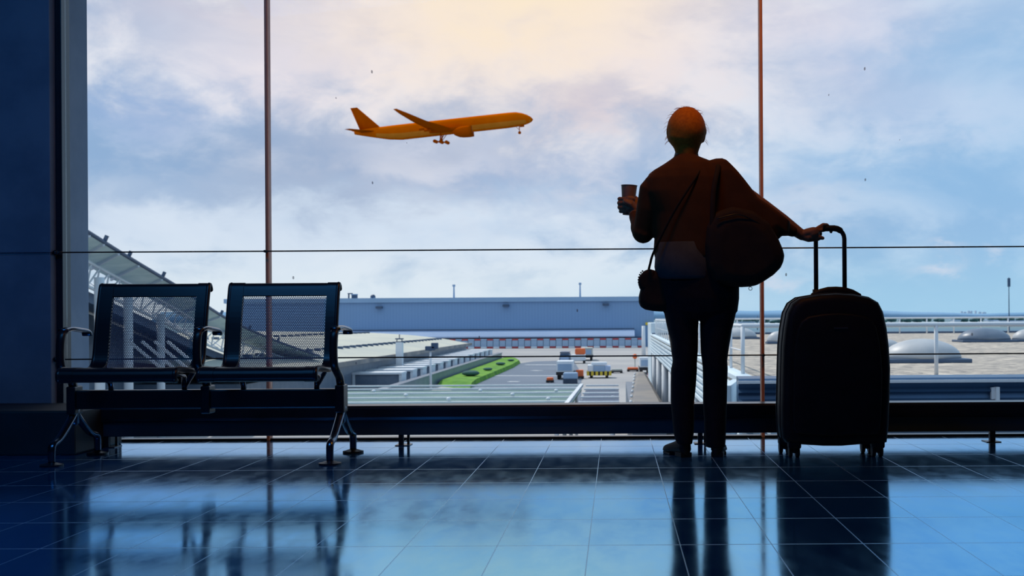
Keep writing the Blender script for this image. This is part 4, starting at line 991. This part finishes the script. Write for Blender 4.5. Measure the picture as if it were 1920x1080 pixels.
# trucks
def truck(label, p0, p1, ptop, D, L, mbody, mcab, lowcol=None):
    a, b = gx(p0, D), gx(p1, D); zt0 = max(zpix(ptop, D), GZ+2); t_ = thing('box_truck', ((a+b)/2, D+L/2, GZ), label, 'truck')
    build(MB().box(a, b, D, D+L, GZ+.8, zt0), 'cargo_box', mbody, t_, bevel=.06)
    build(MB().box(a+.1, b-.1, D+L, D+L+1.8, GZ+.6, zt0-.5), 'cab', mcab, t_, bevel=.1)
    build(MB().box(a-.05, b+.05, D-.1, D+L, GZ+.5, GZ+.85), 'chassis', lowcol or 'tyre', t_)
    build(MB().box(a+.15, b-.15, D-.06, D, GZ+1.0, zt0-.3), 'rear_door', 'block', t_); wheels(t_, a+.2, b-.2, D+.8, D+L-.2)
    return t_
truck('beige truck with a pale cab standing furthest back among the apron vehicles', 1088, 1110, 653, 188, 5, 'beige', 'beige')
truck('white box truck parked left of the yellow-based unit', 1043, 1074, 686, 131, 3.5, 'white', 'white')
truck('white box truck near the clad wall on the right of the apron', 1199, 1219, 680, 142, 5, 'white', 'white')
truck('dark blue truck with red lights beside the white columns', 1217, 1236, 676, 122, 5, 'darkblue', 'darkblue', 'red')
# curved-lid container
D = 122; a, b = gx(1055, D), gx(1082, D); t_ = thing('cargo_container', ((a+b)/2, D+.8, GZ), 'grey-blue cargo container with dark base in front of the white box truck', 'container')
build(MB().box(a, b, D, D+1.6, GZ+.5, zpix(699, D)), 'casing', 'block', t_, bevel=.12); build(MB().box(a, b, D-.1, D+1.6, GZ, GZ+.55), 'base', 'vglass', t_)
# yellow-based unit
D = 134; a, b = gx(1101, D), gx(1144, D); zt0 = zpix(685, D); t_ = thing('ground_power_unit', ((a+b)/2, D+1, GZ), 'white boxy ground unit on a yellow and black striped base', 'ground unit')
m1_ = a+(b-a)*.25; m2_ = a+(b-a)*.76
build(MB().box(a, m1_, D, D+2.4, GZ+.75, zt0), 'side_cabinet', 'white', t_, bevel=.05); build(MB().box(m1_, m2_, D-.05, D+2.4, GZ+.75, zt0-.1), 'front_panel', 'block', t_, bevel=.03)
build(MB().box(m2_, b, D, D+2.4, GZ+.75, zt0-.1), 'side_cabinet', 'awning', t_, bevel=.05); build(MB().box(a-.1, b+.1, D+.1, D+2.4, GZ+.3, GZ+.75), 'base_frame', 'tyre', t_)
build(MB().box(a+.4, b-.4, D+.3, D+2, zt0, zt0+.3), 'hood', 'white', t_, bevel=.05)
for k in range(6):
    x = a-.1+(b-a+.2)*k/5.0*.9; build(MB().box(x, x+.28, D-.02, D+.12, GZ+.3, GZ+.78), 'warning_stripe', 'yellow', t_)
wheels(t_, a+.4, b-.4, D+.5, D+2, .3)
# orange and white goods, cones, trolleys
def goods(name, p0, p1, py0, py1, D, m_, lb, cat, m2_='tyre'):
    a, b = gx(p0, D), gx(p1, D); t_ = thing(name, ((a+b)/2, D+.6, GZ), lb, cat); z1_ = max(zpix(py0, D), GZ+.5)
    build(MB().box(a, b, D, D+1.2, GZ+.25, z1_), 'load', m_, t_, bevel=.06); build(MB().box(a-.05, b+.05, D-.1, D+1.3, GZ+.12, GZ+.27), 'platform', m2_, t_); wheels(t_, a+.1, b-.1, D+.2, D+1, .14)
goods('baggage_cart', 1079, 1093, 694, 710, 133, 'orng', 'orange-loaded cart between the box truck and the yellow-based unit', 'cart')
goods('baggage_cart', 1146, 1166, 699, 712, 146, 'beige', 'grey cart just right of the yellow-based unit', 'cart')
goods('baggage_cart', 1176, 1196, 700, 707, 150, 'orng', 'low orange cart behind the walkway roof', 'cart')
goods('baggage_cart', 1024, 1036, 708, 722, 125, 'orng', 'small orange cart left of the apron trucks', 'cart')
D = 178; x = gx(1087, D)
t_ = thing('tug', (x, D, GZ), 'small tug with an orange red bonnet and white body beside the beige truck', 'vehicle')
build(MB().box(x-1.2, x+.8, D-1, D+1.5, GZ+.4, GZ+1.3), 'body', 'white', t_, bevel=.1); build(MB().box(x-.7, x+.8, D-.9, D+.6, GZ+1.3, GZ+2.2), 'bonnet', 'orng', t_, bevel=.2); wheels(t_, x-1, x+.6, D-.6, D+1.1, .4)
D = 158; x = gx(1190, D); t_ = thing('beacon_post', (x, D, GZ), 'orange beacon on a thin post left of the white parked truck', 'beacon')
build(MB().cyl((x, D, GZ), (x, D, GZ+1.4), .07), 'post', 'beige', t_); build(MB().ball((x, D, GZ+1.6), (.3, .3, .35), 8), 'beacon_head', 'orng', t_, smooth=True)

# every part gets its parent's transform only: nothing else to do
